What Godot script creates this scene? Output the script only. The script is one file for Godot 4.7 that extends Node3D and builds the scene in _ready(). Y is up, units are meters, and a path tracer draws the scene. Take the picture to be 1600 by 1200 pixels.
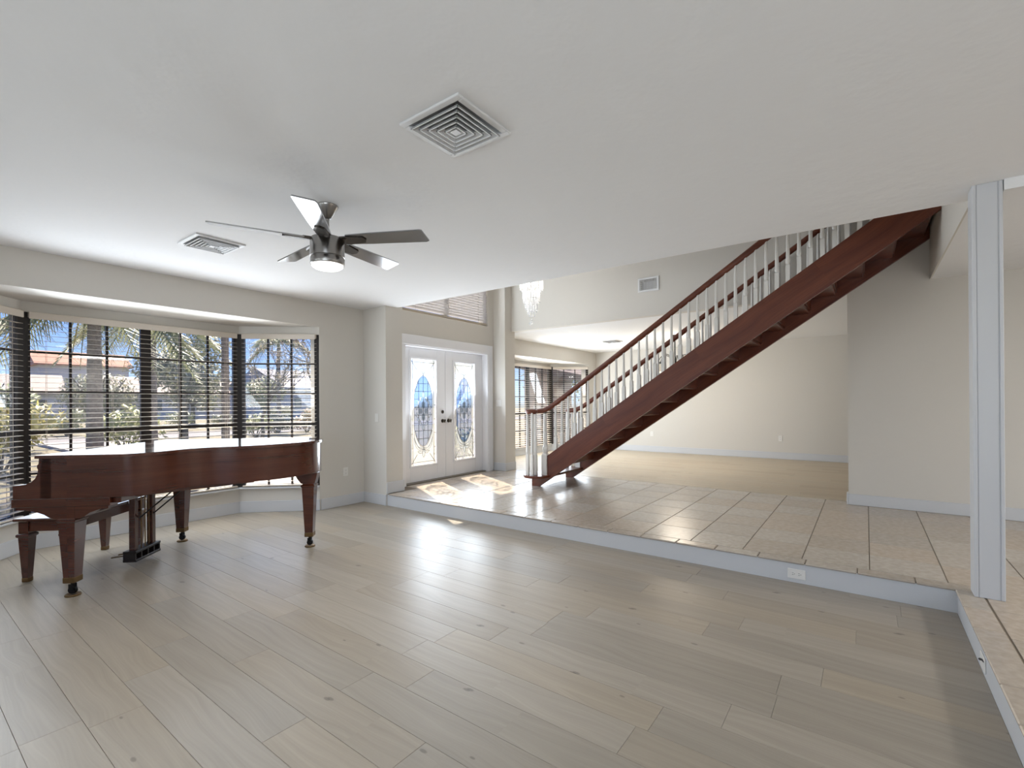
extends Node3D

# ---- measured levels (metres) ----
const FL := 0.157        # raised tile floor above the sunken floor
const CE := 2.665        # ceiling of the sunken room
const LC := 2.63         # ceiling of the far living room
const TOP := 5.75        # ceiling of the two-storey foyer
const XF := -5.62        # front wall
const XB := -6.34        # bay window plane
const ZS := -4.13        # riser of the step
const ZE := -4.31        # edge of the ceiling at the foyer void
const ZH := -6.88        # header wall between foyer and living room
const XV := 0.555        # right end of the stair void
const SUN_TO := Vector3(0.62, -0.70, 0.33)

var M := {}
var names := {}
var rng := RandomNumberGenerator.new()

func _ready() -> void:
	rng.seed = 71
	camera_and_light()
	materials()
	shell()
	floors()
	bay(0.0, 0.0, 2.345, 1)
	bay(-7.384, FL, 2.312, 4)
	entry()
	upper_window()
	staircase()
	column()
	piano()
	bench()
	fan()
	vents()
	chandelier()
	dining_pendant()
	added_panel_light()
	wall_plates()
	outside()

func camera_and_light() -> void:
	var cam := Camera3D.new()
	cam.name = "camera"
	cam.position = Vector3(0, 1.36, 0)
	cam.rotation_degrees = Vector3(0.0455, 36.5236, -0.3867)
	cam.projection = Camera3D.PROJECTION_FRUSTUM
	cam.near = 0.05
	cam.far = 400.0
	cam.size = 2.0 * 0.05 * 600.0 / 746.886
	cam.frustum_offset = Vector2(0, 0.05 * 28.55 / 746.886)
	add_child(cam)
	cam.current = true
	var we := WorldEnvironment.new()
	we.name = "environment"
	var e := Environment.new()
	var sky := Sky.new()
	var sm := ProceduralSkyMaterial.new()
	sm.sky_top_color = Color(0.24, 0.52, 0.95)
	sm.sky_horizon_color = Color(0.74, 0.86, 0.98)
	sm.sky_curve = 0.10
	sm.energy_multiplier = 0.8
	sm.ground_bottom_color = Color(0.45, 0.42, 0.36)
	sm.ground_horizon_color = Color(0.62, 0.66, 0.68)
	sm.sun_angle_max = 1.0
	sky.sky_material = sm
	e.background_mode = Environment.BG_SKY
	e.sky = sky
	e.ambient_light_source = Environment.AMBIENT_SOURCE_SKY
	e.tonemap_mode = Environment.TONE_MAPPER_LINEAR
	e.tonemap_exposure = 1.96
	e.sdfgi_enabled = true
	e.ssao_enabled = true
	e.ssil_enabled = true
	we.environment = e
	add_child(we)
	var sun := DirectionalLight3D.new()
	sun.name = "sun"
	sun.light_energy = 3.3
	sun.light_color = Color(1.0, 0.95, 0.87)
	sun.light_angular_distance = 0.6
	sun.shadow_enabled = true
	add_child(sun)
	sun.look_at_from_position(Vector3.ZERO, SUN_TO, Vector3.UP)
	# daylight entering through each glazed opening, one soft source per sash
	var day := Color(0.915, 0.96, 1.0)
	# (light thrown back by sunlit ground comes in rising, sky light comes in falling)
	for dz in [0.0, -7.384]:
		var k := 1.0 if dz == 0.0 else 1.65
		for f in [["left", Vector3(-5.84, 0, -0.66 + dz), Vector3(0.676, 0, -0.737), 0.80, 0.85], ["centre", Vector3(-6.16, 0, -1.33 + dz), Vector3(1, 0, 0), 0.86, 1.0], ["centre", Vector3(-6.16, 0, -2.27 + dz), Vector3(1, 0, 0), 0.86, 1.0], ["right", Vector3(-5.84, 0, -2.99 + dz), Vector3(0.676, 0, 0.737), 0.80, 0.85]]:
			daylight("daylight_bay_" + f[0], f[1] + Vector3(0, 1.74, 0), f[2] + Vector3(0, -0.3, 0), Vector2(f[3], 0.82), 0.85 * k * f[4], day)
			daylight("daylight_bay_low_" + f[0], f[1] + Vector3(0, 0.85, 0), f[2], Vector2(f[3], 0.85), 0.19 * k * f[4], day)
	daylight("daylight_door", Vector3(-5.40, 1.22, -5.08), Vector3(1, 0.5, 0.3), Vector2(0.52, 1.6), 2.0, day)
	daylight("daylight_door", Vector3(-5.40, 1.22, -6.05), Vector3(1, 0.5, 0.3), Vector2(0.52, 1.6), 2.0, day)
	daylight("daylight_upper_window", Vector3(-5.26, 3.55, -5.565), Vector3(1, 0, 0), Vector2(1.8, 1.5), 1.0, day)
	# unseen fills added to brighten the room, at made-up openings behind the camera
	daylight("added_fill_right", Vector3(1.4, 1.25, 2.95), Vector3(0, 3.0, -1), Vector2(3.2, 1.9), 9.5, day)
	daylight("added_fill_left", Vector3(-4.5, 1.55, 2.95), Vector3(0, 2.0, -1), Vector2(0.8, 1.2), 1.0, day)
	daylight("added_fill_left", Vector3(-2.6, 1.55, 2.95), Vector3(0, 2.0, -1), Vector2(0.8, 1.2), 1.0, day)

func daylight(called: String, at: Vector3, to: Vector3, size: Vector2, energy: float, c: Color) -> void:
	var l := AreaLight3D.new()
	l.name = called
	l.area_size = size
	l.light_energy = energy
	l.light_color = c
	l.area_range = 40.0
	l.shadow_enabled = true
	add_child(l, true)
	l.look_at_from_position(at, at + to, Vector3.UP)

# ---------------------------------------------------------------- naming
func numbered(n: String) -> String:
	if not names.has(n):
		names[n] = 0
		return n
	names[n] += 1
	return "%s_%03d" % [n, names[n]]

func tag(o: Node3D, label: String, category: String, group := "") -> void:
	o.set_meta("label", label)
	o.set_meta("category", category)
	if group != "":
		o.set_meta("group", group)

func thing(called: String, label: String, category: String, at := Vector3.ZERO, turn := 0.0, group := "") -> Node3D:
	var o := Node3D.new()
	o.name = numbered(called)
	add_child(o)
	o.position = at
	o.rotation.y = turn
	tag(o, label, category, group)
	return o

func obj(called: String, mesh: Mesh, m: Material, parent: Node = null, xf := Transform3D()) -> MeshInstance3D:
	var o := MeshInstance3D.new()
	o.mesh = mesh
	o.material_override = m
	o.transform = xf
	if parent == null:
		o.name = numbered(called)
		add_child(o)
	else:
		o.name = called
		parent.add_child(o, true)
	return o

func struct(called: String, mesh: Mesh, m: Material) -> MeshInstance3D:
	var o := obj(called, mesh, m)
	o.set_meta("kind", "structure")
	return o

func holder(called: String) -> Node3D:
	var o := Node3D.new()
	o.name = numbered(called)
	add_child(o)
	o.set_meta("kind", "structure")
	return o

# ---------------------------------------------------------------- geometry
func begin() -> SurfaceTool:
	var st := SurfaceTool.new()
	st.begin(Mesh.PRIMITIVE_TRIANGLES)
	return st

func tri(st: SurfaceTool, p: Array, n: Array, uv: Array) -> void:
	var a: Vector3 = p[0]
	var g := (p[1] - a).cross(p[2] - a) as Vector3
	var order := [0, 2, 1] if g.dot(n[0] + n[1] + n[2]) >= 0.0 else [0, 1, 2]
	for i in order:
		st.set_normal(n[i])
		st.set_uv(uv[i])
		st.add_vertex(p[i])

# corners run counter-clockwise seen from outside
func quad(st: SurfaceTool, a: Vector3, b: Vector3, c: Vector3, d: Vector3, n := Vector3.ZERO, uv := []) -> void:
	if n == Vector3.ZERO:
		n = (c - a).cross(d - b).normalized()
	var t := uv if uv.size() == 4 else [Vector2.ZERO, Vector2(1, 0), Vector2(1, 1), Vector2(0, 1)]
	tri(st, [a, b, c], [n, n, n], [t[0], t[1], t[2]])
	tri(st, [a, c, d], [n, n, n], [t[0], t[2], t[3]])

func quad_s(st: SurfaceTool, p: Array, n: Array) -> void:
	var z := Vector2.ZERO
	tri(st, [p[0], p[1], p[2]], [n[0], n[1], n[2]], [z, z, z])
	tri(st, [p[0], p[2], p[3]], [n[0], n[2], n[3]], [z, z, z])

func box(st: SurfaceTool, lo: Vector3, hi: Vector3, ch := 0.0, xf := Transform3D()) -> void:
	var c := (lo + hi) / 2.0
	var h := (hi - lo) / 2.0
	ch = minf(ch, minf(h.x, minf(h.y, h.z)) * 0.9)
	var ax := [Vector3(1, 0, 0), Vector3(0, 1, 0), Vector3(0, 0, 1)]
	for i in 3:
		var u: Vector3 = ax[(i + 1) % 3]
		var v: Vector3 = ax[(i + 2) % 3]
		var hu: float = h[(i + 1) % 3] - ch
		var hv: float = h[(i + 2) % 3] - ch
		for s in [-1.0, 1.0]:
			var w: Vector3 = ax[i] * s
			var o: Vector3 = c + w * h[i]
			var uu: Vector3 = u * s
			quad(st, xf * (o - uu * hu - v * hv), xf * (o + uu * hu - v * hv), xf * (o + uu * hu + v * hv), xf * (o - uu * hu + v * hv), xf.basis * w)
	if ch <= 0.0:
		return
	for i in 3:
		var a: Vector3 = ax[i]
		var j := (i + 1) % 3
		var k := (i + 2) % 3
		for sj in [-1.0, 1.0]:
			for sk in [-1.0, 1.0]:
				var nj: Vector3 = ax[j] * sj
				var nk: Vector3 = ax[k] * sk
				var p1 := c + nj * h[j] + nk * (h[k] - ch)
				var p2 := c + nj * (h[j] - ch) + nk * h[k]
				var e: Vector3 = a * (h[i] - ch)
				var n: Vector3 = (nj + nk).normalized()
				if sj * sk > 0:
					quad(st, xf * (p1 - e), xf * (p1 + e), xf * (p2 + e), xf * (p2 - e), xf.basis * n)
				else:
					quad(st, xf * (p2 - e), xf * (p2 + e), xf * (p1 + e), xf * (p1 - e), xf.basis * n)
	for sx in [-1.0, 1.0]:
		for sy in [-1.0, 1.0]:
			for sz in [-1.0, 1.0]:
				var s := Vector3(sx, sy, sz)
				var pa := c + s * Vector3(h.x, h.y - ch, h.z - ch)
				var pb := c + s * Vector3(h.x - ch, h.y, h.z - ch)
				var pc := c + s * Vector3(h.x - ch, h.y - ch, h.z)
				var n: Vector3 = xf.basis * s.normalized()
				var z := Vector2.ZERO
				if sx * sy * sz > 0:
					tri(st, [xf * pa, xf * pb, xf * pc], [n, n, n], [z, z, z])
				else:
					tri(st, [xf * pa, xf * pc, xf * pb], [n, n, n], [z, z, z])

func boxm(lo: Vector3, hi: Vector3, ch := 0.0) -> ArrayMesh:
	var st := begin()
	box(st, lo, hi, ch)
	return st.commit()

# bar with a square section from a to b
func bar(st: SurfaceTool, a: Vector3, b: Vector3, w: float, d: float, up := Vector3.UP) -> void:
	var x := (b - a).normalized()
	if absf(x.dot(up)) > 0.99:
		up = Vector3(1, 0, 0)
	var z := x.cross(up).normalized()
	var y := z.cross(x)
	var l := a.distance_to(b)
	box(st, Vector3(0, -w / 2, -d / 2), Vector3(l, w / 2, d / 2), 0.0, Transform3D(Basis(x, y, z), a))

# polygon in xy (counter-clockwise) pushed from z0 to z1
func prism(st: SurfaceTool, poly: PackedVector2Array, z0: float, z1: float, xf := Transform3D(), smooth := false) -> void:
	if Geometry2D.is_polygon_clockwise(poly):
		poly.reverse()
	var idx := Geometry2D.triangulate_polygon(poly)
	var z := Vector2.ZERO
	for i in range(0, idx.size(), 3):
		var a := poly[idx[i]]
		var b := poly[idx[i + 1]]
		var c := poly[idx[i + 2]]
		if (b - a).cross(c - a) < 0:
			var t := b
			b = c
			c = t
		var n: Vector3 = (xf.basis * Vector3(0, 0, 1)).normalized()
		tri(st, [xf * Vector3(a.x, a.y, z1), xf * Vector3(b.x, b.y, z1), xf * Vector3(c.x, c.y, z1)], [n, n, n], [z, z, z])
		tri(st, [xf * Vector3(a.x, a.y, z0), xf * Vector3(c.x, c.y, z0), xf * Vector3(b.x, b.y, z0)], [-n, -n, -n], [z, z, z])
	var cnt := poly.size()
	var en := []
	for i in cnt:
		var e := poly[(i + 1) % cnt] - poly[i]
		en.append(Vector3(e.y, -e.x, 0).normalized())
	for i in cnt:
		var a := poly[i]
		var b := poly[(i + 1) % cnt]
		var na: Vector3 = en[i]
		var nb: Vector3 = en[i]
		if smooth:
			var pa: Vector3 = en[(i + cnt - 1) % cnt]
			var pb: Vector3 = en[(i + 1) % cnt]
			if pa.dot(en[i]) > 0.75:
				na = (pa + en[i]).normalized()
			if pb.dot(en[i]) > 0.75:
				nb = (pb + en[i]).normalized()
		na = (xf.basis * na).normalized()
		nb = (xf.basis * nb).normalized()
		quad_s(st, [xf * Vector3(a.x, a.y, z0), xf * Vector3(b.x, b.y, z0), xf * Vector3(b.x, b.y, z1), xf * Vector3(a.x, a.y, z1)], [na, nb, nb, na])

# outline in plan (x, z) between two heights
func slab(st: SurfaceTool, plan: PackedVector2Array, y0: float, y1: float, smooth := false) -> void:
	var q := PackedVector2Array()
	for p in plan:
		q.append(Vector2(p.x, -p.y))
	prism(st, q, y0, y1, Transform3D(Basis(Vector3(1, 0, 0), Vector3(0, 0, -1), Vector3(0, 1, 0)), Vector3.ZERO), smooth)

# slab with rectangular holes [x0, z0, x1, z1] through it
func holed(st: SurfaceTool, lo: Vector3, hi: Vector3, holes: Array) -> void:
	var xs := [lo.x, hi.x]
	var zs := [lo.z, hi.z]
	for h in holes:
		xs.append_array([h[0], h[2]])
		zs.append_array([h[1], h[3]])
	xs.sort()
	zs.sort()
	for i in xs.size() - 1:
		for j in zs.size() - 1:
			var inside := false
			for h in holes:
				if xs[i] >= h[0] - 1e-4 and xs[i + 1] <= h[2] + 1e-4 and zs[j] >= h[1] - 1e-4 and zs[j + 1] <= h[3] + 1e-4:
					inside = true
			if not inside and xs[i + 1] - xs[i] > 1e-4 and zs[j + 1] - zs[j] > 1e-4:
				box(st, Vector3(xs[i], lo.y, zs[j]), Vector3(xs[i + 1], hi.y, zs[j + 1]))

# profile of (radius, height) points turned round y
func lathe(st: SurfaceTool, prof: Array, seg := 20, xf := Transform3D(), sharp := false) -> void:
	for i in prof.size() - 1:
		var a: Vector2 = prof[i]
		var b: Vector2 = prof[i + 1]
		var d := b - a
		if d.length() < 1e-6:
			continue
		var nf := Vector2(d.y, -d.x).normalized()
		var n1 := nf
		var n2 := nf
		if not sharp:
			if i > 0:
				var q: Vector2 = a - prof[i - 1]
				var qn := Vector2(q.y, -q.x).normalized()
				if qn.dot(nf) > 0.6:
					n1 = (qn + nf).normalized()
			if i < prof.size() - 2:
				var q: Vector2 = prof[i + 2] - b
				var qn := Vector2(q.y, -q.x).normalized()
				if qn.dot(nf) > 0.6:
					n2 = (qn + nf).normalized()
		for k in seg:
			var t0 := TAU * k / seg
			var t1 := TAU * (k + 1) / seg
			var c0 := Vector3(cos(t0), 0, -sin(t0))
			var c1 := Vector3(cos(t1), 0, -sin(t1))
			var up := Vector3.UP
			quad_s(st, [xf * (c0 * a.x + up * a.y), xf * (c1 * a.x + up * a.y), xf * (c1 * b.x + up * b.y), xf * (c0 * b.x + up * b.y)],
				[(xf.basis * (c0 * n1.x + up * n1.y)).normalized(), (xf.basis * (c1 * n1.x + up * n1.y)).normalized(), (xf.basis * (c1 * n2.x + up * n2.y)).normalized(), (xf.basis * (c0 * n2.x + up * n2.y)).normalized()])

func lathem(prof: Array, seg := 20) -> ArrayMesh:
	var st := begin()
	lathe(st, prof, seg)
	return st.commit()

# tube along points; radii a number or an array; sx squashes it sideways
func tube(st: SurfaceTool, pts: Array, r, seg := 8, flat := 1.0, up := Vector3.UP) -> void:
	var rings := []
	var norms := []
	for i in pts.size():
		var d: Vector3 = (pts[mini(i + 1, pts.size() - 1)] - pts[maxi(i - 1, 0)]).normalized()
		var u := up
		if absf(d.dot(u)) > 0.95:
			u = Vector3(0.3, 0, 1).normalized()
		var s := d.cross(u).normalized()
		var t := s.cross(d)
		var rad: float = r[i] if r is Array else r
		var ring := []
		var nn := []
		for k in seg:
			var a := TAU * k / seg
			ring.append(pts[i] + s * cos(a) * rad + t * sin(a) * rad * flat)
			nn.append((s * cos(a) * flat + t * sin(a)).normalized())
		rings.append(ring)
		norms.append(nn)
	for i in pts.size() - 1:
		for k in seg:
			var j := (k + 1) % seg
			quad_s(st, [rings[i][k], rings[i][j], rings[i + 1][j], rings[i + 1][k]], [norms[i][k], norms[i][j], norms[i + 1][j], norms[i + 1][k]])
	for e in [0, pts.size() - 1]:
		var dir: Vector3 = (pts[0] - pts[1]).normalized() if e == 0 else (pts[-1] - pts[-2]).normalized()
		var z := Vector2.ZERO
		for k in range(1, seg - 1):
			tri(st, [rings[e][0], rings[e][k], rings[e][k + 1]], [dir, dir, dir], [z, z, z])

func tubem(pts: Array, r, seg := 8, flat := 1.0) -> ArrayMesh:
	var st := begin()
	tube(st, pts, r, seg, flat)
	return st.commit()

# square post that changes width: list of [half_width, y]
func square_post(st: SurfaceTool, prof: Array, xf := Transform3D()) -> void:
	for i in prof.size() - 1:
		var a: float = prof[i][0]
		var ya: float = prof[i][1]
		var b: float = prof[i + 1][0]
		var yb: float = prof[i + 1][1]
		var c := [Vector2(1, -1), Vector2(1, 1), Vector2(-1, 1), Vector2(-1, -1)]
		for k in 4:
			var p: Vector2 = c[k]
			var q: Vector2 = c[(k + 1) % 4]
			if absf(a - b) < 1e-6 and absf(ya - yb) < 1e-6:
				continue
			quad(st, xf * Vector3(q.x * a, ya, q.y * a), xf * Vector3(p.x * a, ya, p.y * a), xf * Vector3(p.x * b, yb, p.y * b), xf * Vector3(q.x * b, yb, q.y * b))
	for e in [0, prof.size() - 1]:
		var a: float = prof[e][0]
		var y: float = prof[e][1]
		if e == 0:
			quad(st, xf * Vector3(-a, y, -a), xf * Vector3(a, y, -a), xf * Vector3(a, y, a), xf * Vector3(-a, y, a), xf.basis * Vector3.DOWN)
		else:
			quad(st, xf * Vector3(-a, y, a), xf * Vector3(a, y, a), xf * Vector3(a, y, -a), xf * Vector3(-a, y, -a), xf.basis * Vector3.UP)

func ball(st: SurfaceTool, c: Vector3, r: Vector3, seg := 12, rows := 8) -> void:
	var prof := []
	for i in rows + 1:
		var t := -PI / 2 + PI * i / rows
		prof.append(Vector2(maxf(cos(t), 0.0), sin(t)))
	lathe(st, prof, seg, Transform3D(Basis.from_scale(r), c))

# ---------------------------------------------------------------- materials
func mat(key: String, c: Color, rough: float, metal := 0.0) -> StandardMaterial3D:
	var m := StandardMaterial3D.new()
	m.resource_name = key
	m.albedo_color = c
	m.roughness = rough
	m.metallic = metal
	M[key] = m
	return m

func noise(freq: float, seed_: int, oct := 4) -> FastNoiseLite:
	var n := FastNoiseLite.new()
	n.noise_type = FastNoiseLite.TYPE_SIMPLEX_SMOOTH
	n.frequency = freq
	n.seed = seed_
	n.fractal_octaves = oct
	return n

# wood grain running along u: fine fibres, broad bands and a few knots
func grain(w: int, h: int, dark: Color, light: Color, seed_: int, knots: int, contrast: float, sway: float) -> ImageTexture:
	var img := Image.create(w, h, false, Image.FORMAT_RGB8)
	var fine := noise(0.05, seed_, 3)
	var broad := noise(0.012, seed_ + 1, 3)
	var warp := noise(0.006, seed_ + 2, 2)
	var kn := []
	var r := RandomNumberGenerator.new()
	r.seed = seed_
	for i in knots:
		kn.append(Vector3(r.randf() * w, r.randf() * h, r.randf_range(2.0, 4.0)))
	for y in h:
		for x in w:
			var wy := y + warp.get_noise_2d(x * 0.6, y * 1.5) * sway
			var a := fine.get_noise_2d(x * 0.10, wy * 5.0) * 0.5 + broad.get_noise_2d(x * 0.16, wy * 4.0) * 0.8
			var t := clampf(0.62 + a * contrast, 0.0, 1.0)
			var c := dark.lerp(light, t)
			for q in kn:
				var d := Vector2((x - q.x) * 0.55, y - q.y).length()
				if d < q.z * 2.5:
					c = c.lerp(dark.darkened(0.35), clampf(1.3 - d / q.z, 0.0, 0.5))
			img.set_pixel(x, y, c)
	img.generate_mipmaps()
	return ImageTexture.create_from_image(img)

func speckle(size: int, a: Color, b: Color, freq: float, seed_: int, oct := 4) -> ImageTexture:
	var img := Image.create(size, size, false, Image.FORMAT_RGB8)
	var n := noise(freq, seed_, oct)
	for y in size:
		for x in size:
			img.set_pixel(x, y, a.lerp(b, clampf(0.5 + n.get_noise_2d(x, y) * 0.9, 0.0, 1.0)))
	img.generate_mipmaps()
	return ImageTexture.create_from_image(img)

func relief(freq: float, seed_: int, strength: float, oct := 3) -> NoiseTexture2D:
	var t := NoiseTexture2D.new()
	t.width = 512
	t.height = 512
	t.seamless = true
	t.noise = noise(freq, seed_, oct)
	t.as_normal_map = true
	t.bump_strength = strength
	return t

func tri_map(m: StandardMaterial3D, s: float, world := true) -> void:
	m.uv1_triplanar = true
	m.uv1_world_triplanar = world
	m.uv1_scale = Vector3(s, s, s)

func materials() -> void:
	var bump := relief(0.02, 5, 3.0)
	var m := mat("wall_paint", Color(0.83, 0.812, 0.78), 0.75)
	m.normal_enabled = true
	m.normal_texture = bump
	m.normal_scale = 0.10
	tri_map(m, 1.6)
	m = mat("ceiling_paint", Color(0.93, 0.93, 0.93), 0.9)
	m.normal_enabled = true
	m.normal_texture = relief(0.012, 9, 6.0, 4)
	m.normal_scale = 0.2
	tri_map(m, 0.8)
	mat("trim_white", Color(0.80, 0.805, 0.815), 0.45)
	mat("door_white", Color(0.90, 0.90, 0.91), 0.35)
	mat("plate_white", Color(0.90, 0.89, 0.87), 0.4)
	mat("threshold", Color(0.52, 0.49, 0.45), 0.4, 0.7)
	mat("slot_shade", Color(0.42, 0.39, 0.35), 0.4, 0.6)  # shade inside the outlet slots, painted as a darker tone
	mat("wire_rubber", Color(0.10, 0.09, 0.09), 0.6)
	mat("vent_white", Color(0.88, 0.88, 0.88), 0.45)
	mat("bronze", Color(0.105, 0.075, 0.06), 0.45)
	mat("blind", Color(0.80, 0.76, 0.71), 0.5)
	mat("cord", Color(0.72, 0.68, 0.62), 0.8)
	m = mat("blind_closed", Color(0.93, 0.92, 0.91), 0.5)
	m.backlight_enabled = true
	m.backlight = Color(0.62, 0.63, 0.66)
	m = mat("glass", Color(0.85, 0.92, 0.95, 0.06), 0.02)
	m.transparency = BaseMaterial3D.TRANSPARENCY_ALPHA
	# planks
	var g1 := grain(1024, 256, Color(0.575, 0.54, 0.49), Color(0.675, 0.64, 0.59), 21, 6, 0.38, 16.0)
	for i in 4:
		var tone: Array = [Color(1, 1, 1), Color(0.965, 0.955, 0.94), Color(1.0, 0.985, 0.96), Color(0.95, 0.95, 0.95)]
		m = mat("plank_%d" % i, tone[i], 0.37)
		m.albedo_texture = g1
	var g3 := grain(512, 128, Color(0.68, 0.635, 0.57), Color(0.77, 0.725, 0.655), 23, 2, 0.38, 8.0)
	for i in 3:
		var tone: Array = [Color(1, 0.975, 0.935), Color(0.97, 0.94, 0.895), Color(1.0, 0.985, 0.95)]
		m = mat("oak_%d" % i, tone[i], 0.42)
		m.albedo_texture = g3
	mat("plank_gap", Color(0.43, 0.40, 0.36), 0.7)
	var sp := speckle(512, Color(0.70, 0.66, 0.61), Color(0.755, 0.715, 0.67), 0.03, 33)
	for i in 4:
		var tone: Array = [Color(1, 1, 1), Color(0.97, 0.955, 0.94), Color(1.0, 0.975, 0.95), Color(0.955, 0.95, 0.945)]
		m = mat("tile_%d" % i, tone[i], 0.24)
		m.albedo_texture = sp
		tri_map(m, 1.1)
	mat("grout", Color(0.48, 0.435, 0.38), 0.85)
	m = mat("mosaic", Color(1, 1, 1), 0.35)
	m.albedo_texture = speckle(256, Color(0.40, 0.35, 0.31), Color(0.80, 0.75, 0.69), 0.11, 4, 2)
	tri_map(m, 3.0)
	# dark woods
	var g2 := grain(512, 256, Color(0.62, 0.50, 0.44), Color(1.0, 1.0, 1.0), 55, 0, 0.5, 5.0)
	m = mat("mahogany", Color(0.33, 0.16, 0.095), 0.22)
	m.albedo_texture = g2
	m.clearcoat_enabled = true
	m.clearcoat = 0.5
	m.clearcoat_roughness = 0.08
	tri_map(m, 0.9, false)
	m = mat("lid_wood", Color(0.345, 0.165, 0.105), 0.16)
	m.albedo_texture = g2
	m.clearcoat_enabled = true
	m.clearcoat = 1.0
	m.clearcoat_roughness = 0.05
	tri_map(m, 0.9, false)
	m = mat("stair_wood", Color(0.45, 0.235, 0.145), 0.33)
	m.albedo_texture = g2
	tri_map(m, 0.7, false)
	mat("black_wood", Color(0.10, 0.07, 0.06), 0.4)
	mat("ivory", Color(0.86, 0.83, 0.76), 0.3)
	mat("felt_red", Color(0.35, 0.08, 0.08), 0.9)
	mat("brass", Color(0.72, 0.55, 0.28), 0.35, 1.0)
	mat("old_brass", Color(0.45, 0.36, 0.24), 0.45, 0.9)
	mat("iron", Color(0.10, 0.09, 0.09), 0.5, 0.6)
	mat("rail_white", Color(0.88, 0.87, 0.85), 0.4)
	m = mat("nickel", Color(0.62, 0.61, 0.60), 0.28, 1.0)
	mat("chrome", Color(0.62, 0.62, 0.63), 0.12, 1.0)
	mat("knob_dark", Color(0.33, 0.31, 0.29), 0.25, 1.0)
	mat("black_metal", Color(0.05, 0.05, 0.05), 0.45, 0.3)
	m = mat("lamp_glow", Color(1, 1, 1), 0.4)
	m.emission_enabled = true
	m.emission = Color(1.0, 0.98, 0.95)
	m.emission_energy_multiplier = 1.6
	m = mat("bulb_glow", Color(1, 1, 1), 0.4)
	m.emission_enabled = true
	m.emission = Color(1.0, 0.97, 0.92)
	m.emission_energy_multiplier = 6.0
	m = mat("crystal", Color(1, 1, 1, 0.35), 0.03)
	m.transparency = BaseMaterial3D.TRANSPARENCY_ALPHA
	m = mat("shade_white", Color(0.95, 0.93, 0.88), 0.6)
	m.backlight_enabled = true
	m.backlight = Color(0.6, 0.58, 0.54)
	# leaded glass
	m = mat("glass_milk", Color(0.93, 0.95, 0.96, 0.13), 0.2)
	m.transparency = BaseMaterial3D.TRANSPARENCY_ALPHA
	m.backlight_enabled = true
	m.backlight = Color(0.3, 0.3, 0.3)
	m = mat("glass_blue", Color(0.42, 0.58, 0.80, 0.30), 0.15)
	m.transparency = BaseMaterial3D.TRANSPARENCY_ALPHA
	m.backlight_enabled = true
	m.backlight = Color(0.10, 0.12, 0.14)
	m = mat("glass_leaf", Color(0.93, 0.96, 0.97, 0.34), 0.12)
	m.transparency = BaseMaterial3D.TRANSPARENCY_ALPHA
	m.backlight_enabled = true
	m.backlight = Color(0.25, 0.25, 0.25)
	m = mat("glass_grey", Color(0.42, 0.50, 0.56, 0.45), 0.12)
	m.transparency = BaseMaterial3D.TRANSPARENCY_ALPHA
	mat("came", Color(0.17, 0.18, 0.19), 0.4, 0.7)
	# outdoors
	m = mat("dry_ground", Color(1, 1, 1), 0.95)
	m.albedo_texture = speckle(512, Color(0.312, 0.296, 0.195), Color(0.468, 0.429, 0.351), 0.02, 12)
	tri_map(m, 0.12)
	mat("asphalt", Color(0.390, 0.382, 0.390), 0.9)
	mat("concrete", Color(0.593, 0.577, 0.554), 0.9)
	m = mat("palm_bark", Color(1, 1, 1), 0.9)
	m.albedo_texture = speckle(256, Color(0.312, 0.273, 0.250), Color(0.484, 0.445, 0.413), 0.06, 17)
	tri_map(m, 0.9)
	m = mat("crownshaft", Color(0.351, 0.390, 0.234), 0.6)
	for a in [["frond", Color(0.281, 0.359, 0.156)], ["frond_yellow", Color(0.562, 0.515, 0.125)], ["leaf_dark", Color(0.156, 0.211, 0.125)], ["leaf_mid", Color(0.265, 0.335, 0.156)], ["leaf_light", Color(0.437, 0.468, 0.187)], ["leaf_grey", Color(0.296, 0.335, 0.296)], ["blossom", Color(0.484, 0.390, 0.359)], ["leaf_red", Color(0.429, 0.234, 0.156)]]:
		m = mat(a[0], a[1], 0.6)
		m.backlight_enabled = true
		m.backlight = Color(0.4, 0.4, 0.3)
	mat("branch", Color(0.234, 0.203, 0.187), 0.9)
	mat("stucco", Color(0.655, 0.640, 0.624), 0.9)
	mat("stucco_pink", Color(0.530, 0.445, 0.413), 0.9)
	mat("roof_grey", Color(0.452, 0.452, 0.484), 0.85)
	mat("roof_tan", Color(0.562, 0.499, 0.452), 0.85)
	mat("roof_orange", Color(0.624, 0.390, 0.281), 0.85)
	mat("soffit_brown", Color(0.328, 0.250, 0.211), 0.8)
	mat("far_glass", Color(0.125, 0.156, 0.203), 0.15)

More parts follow.
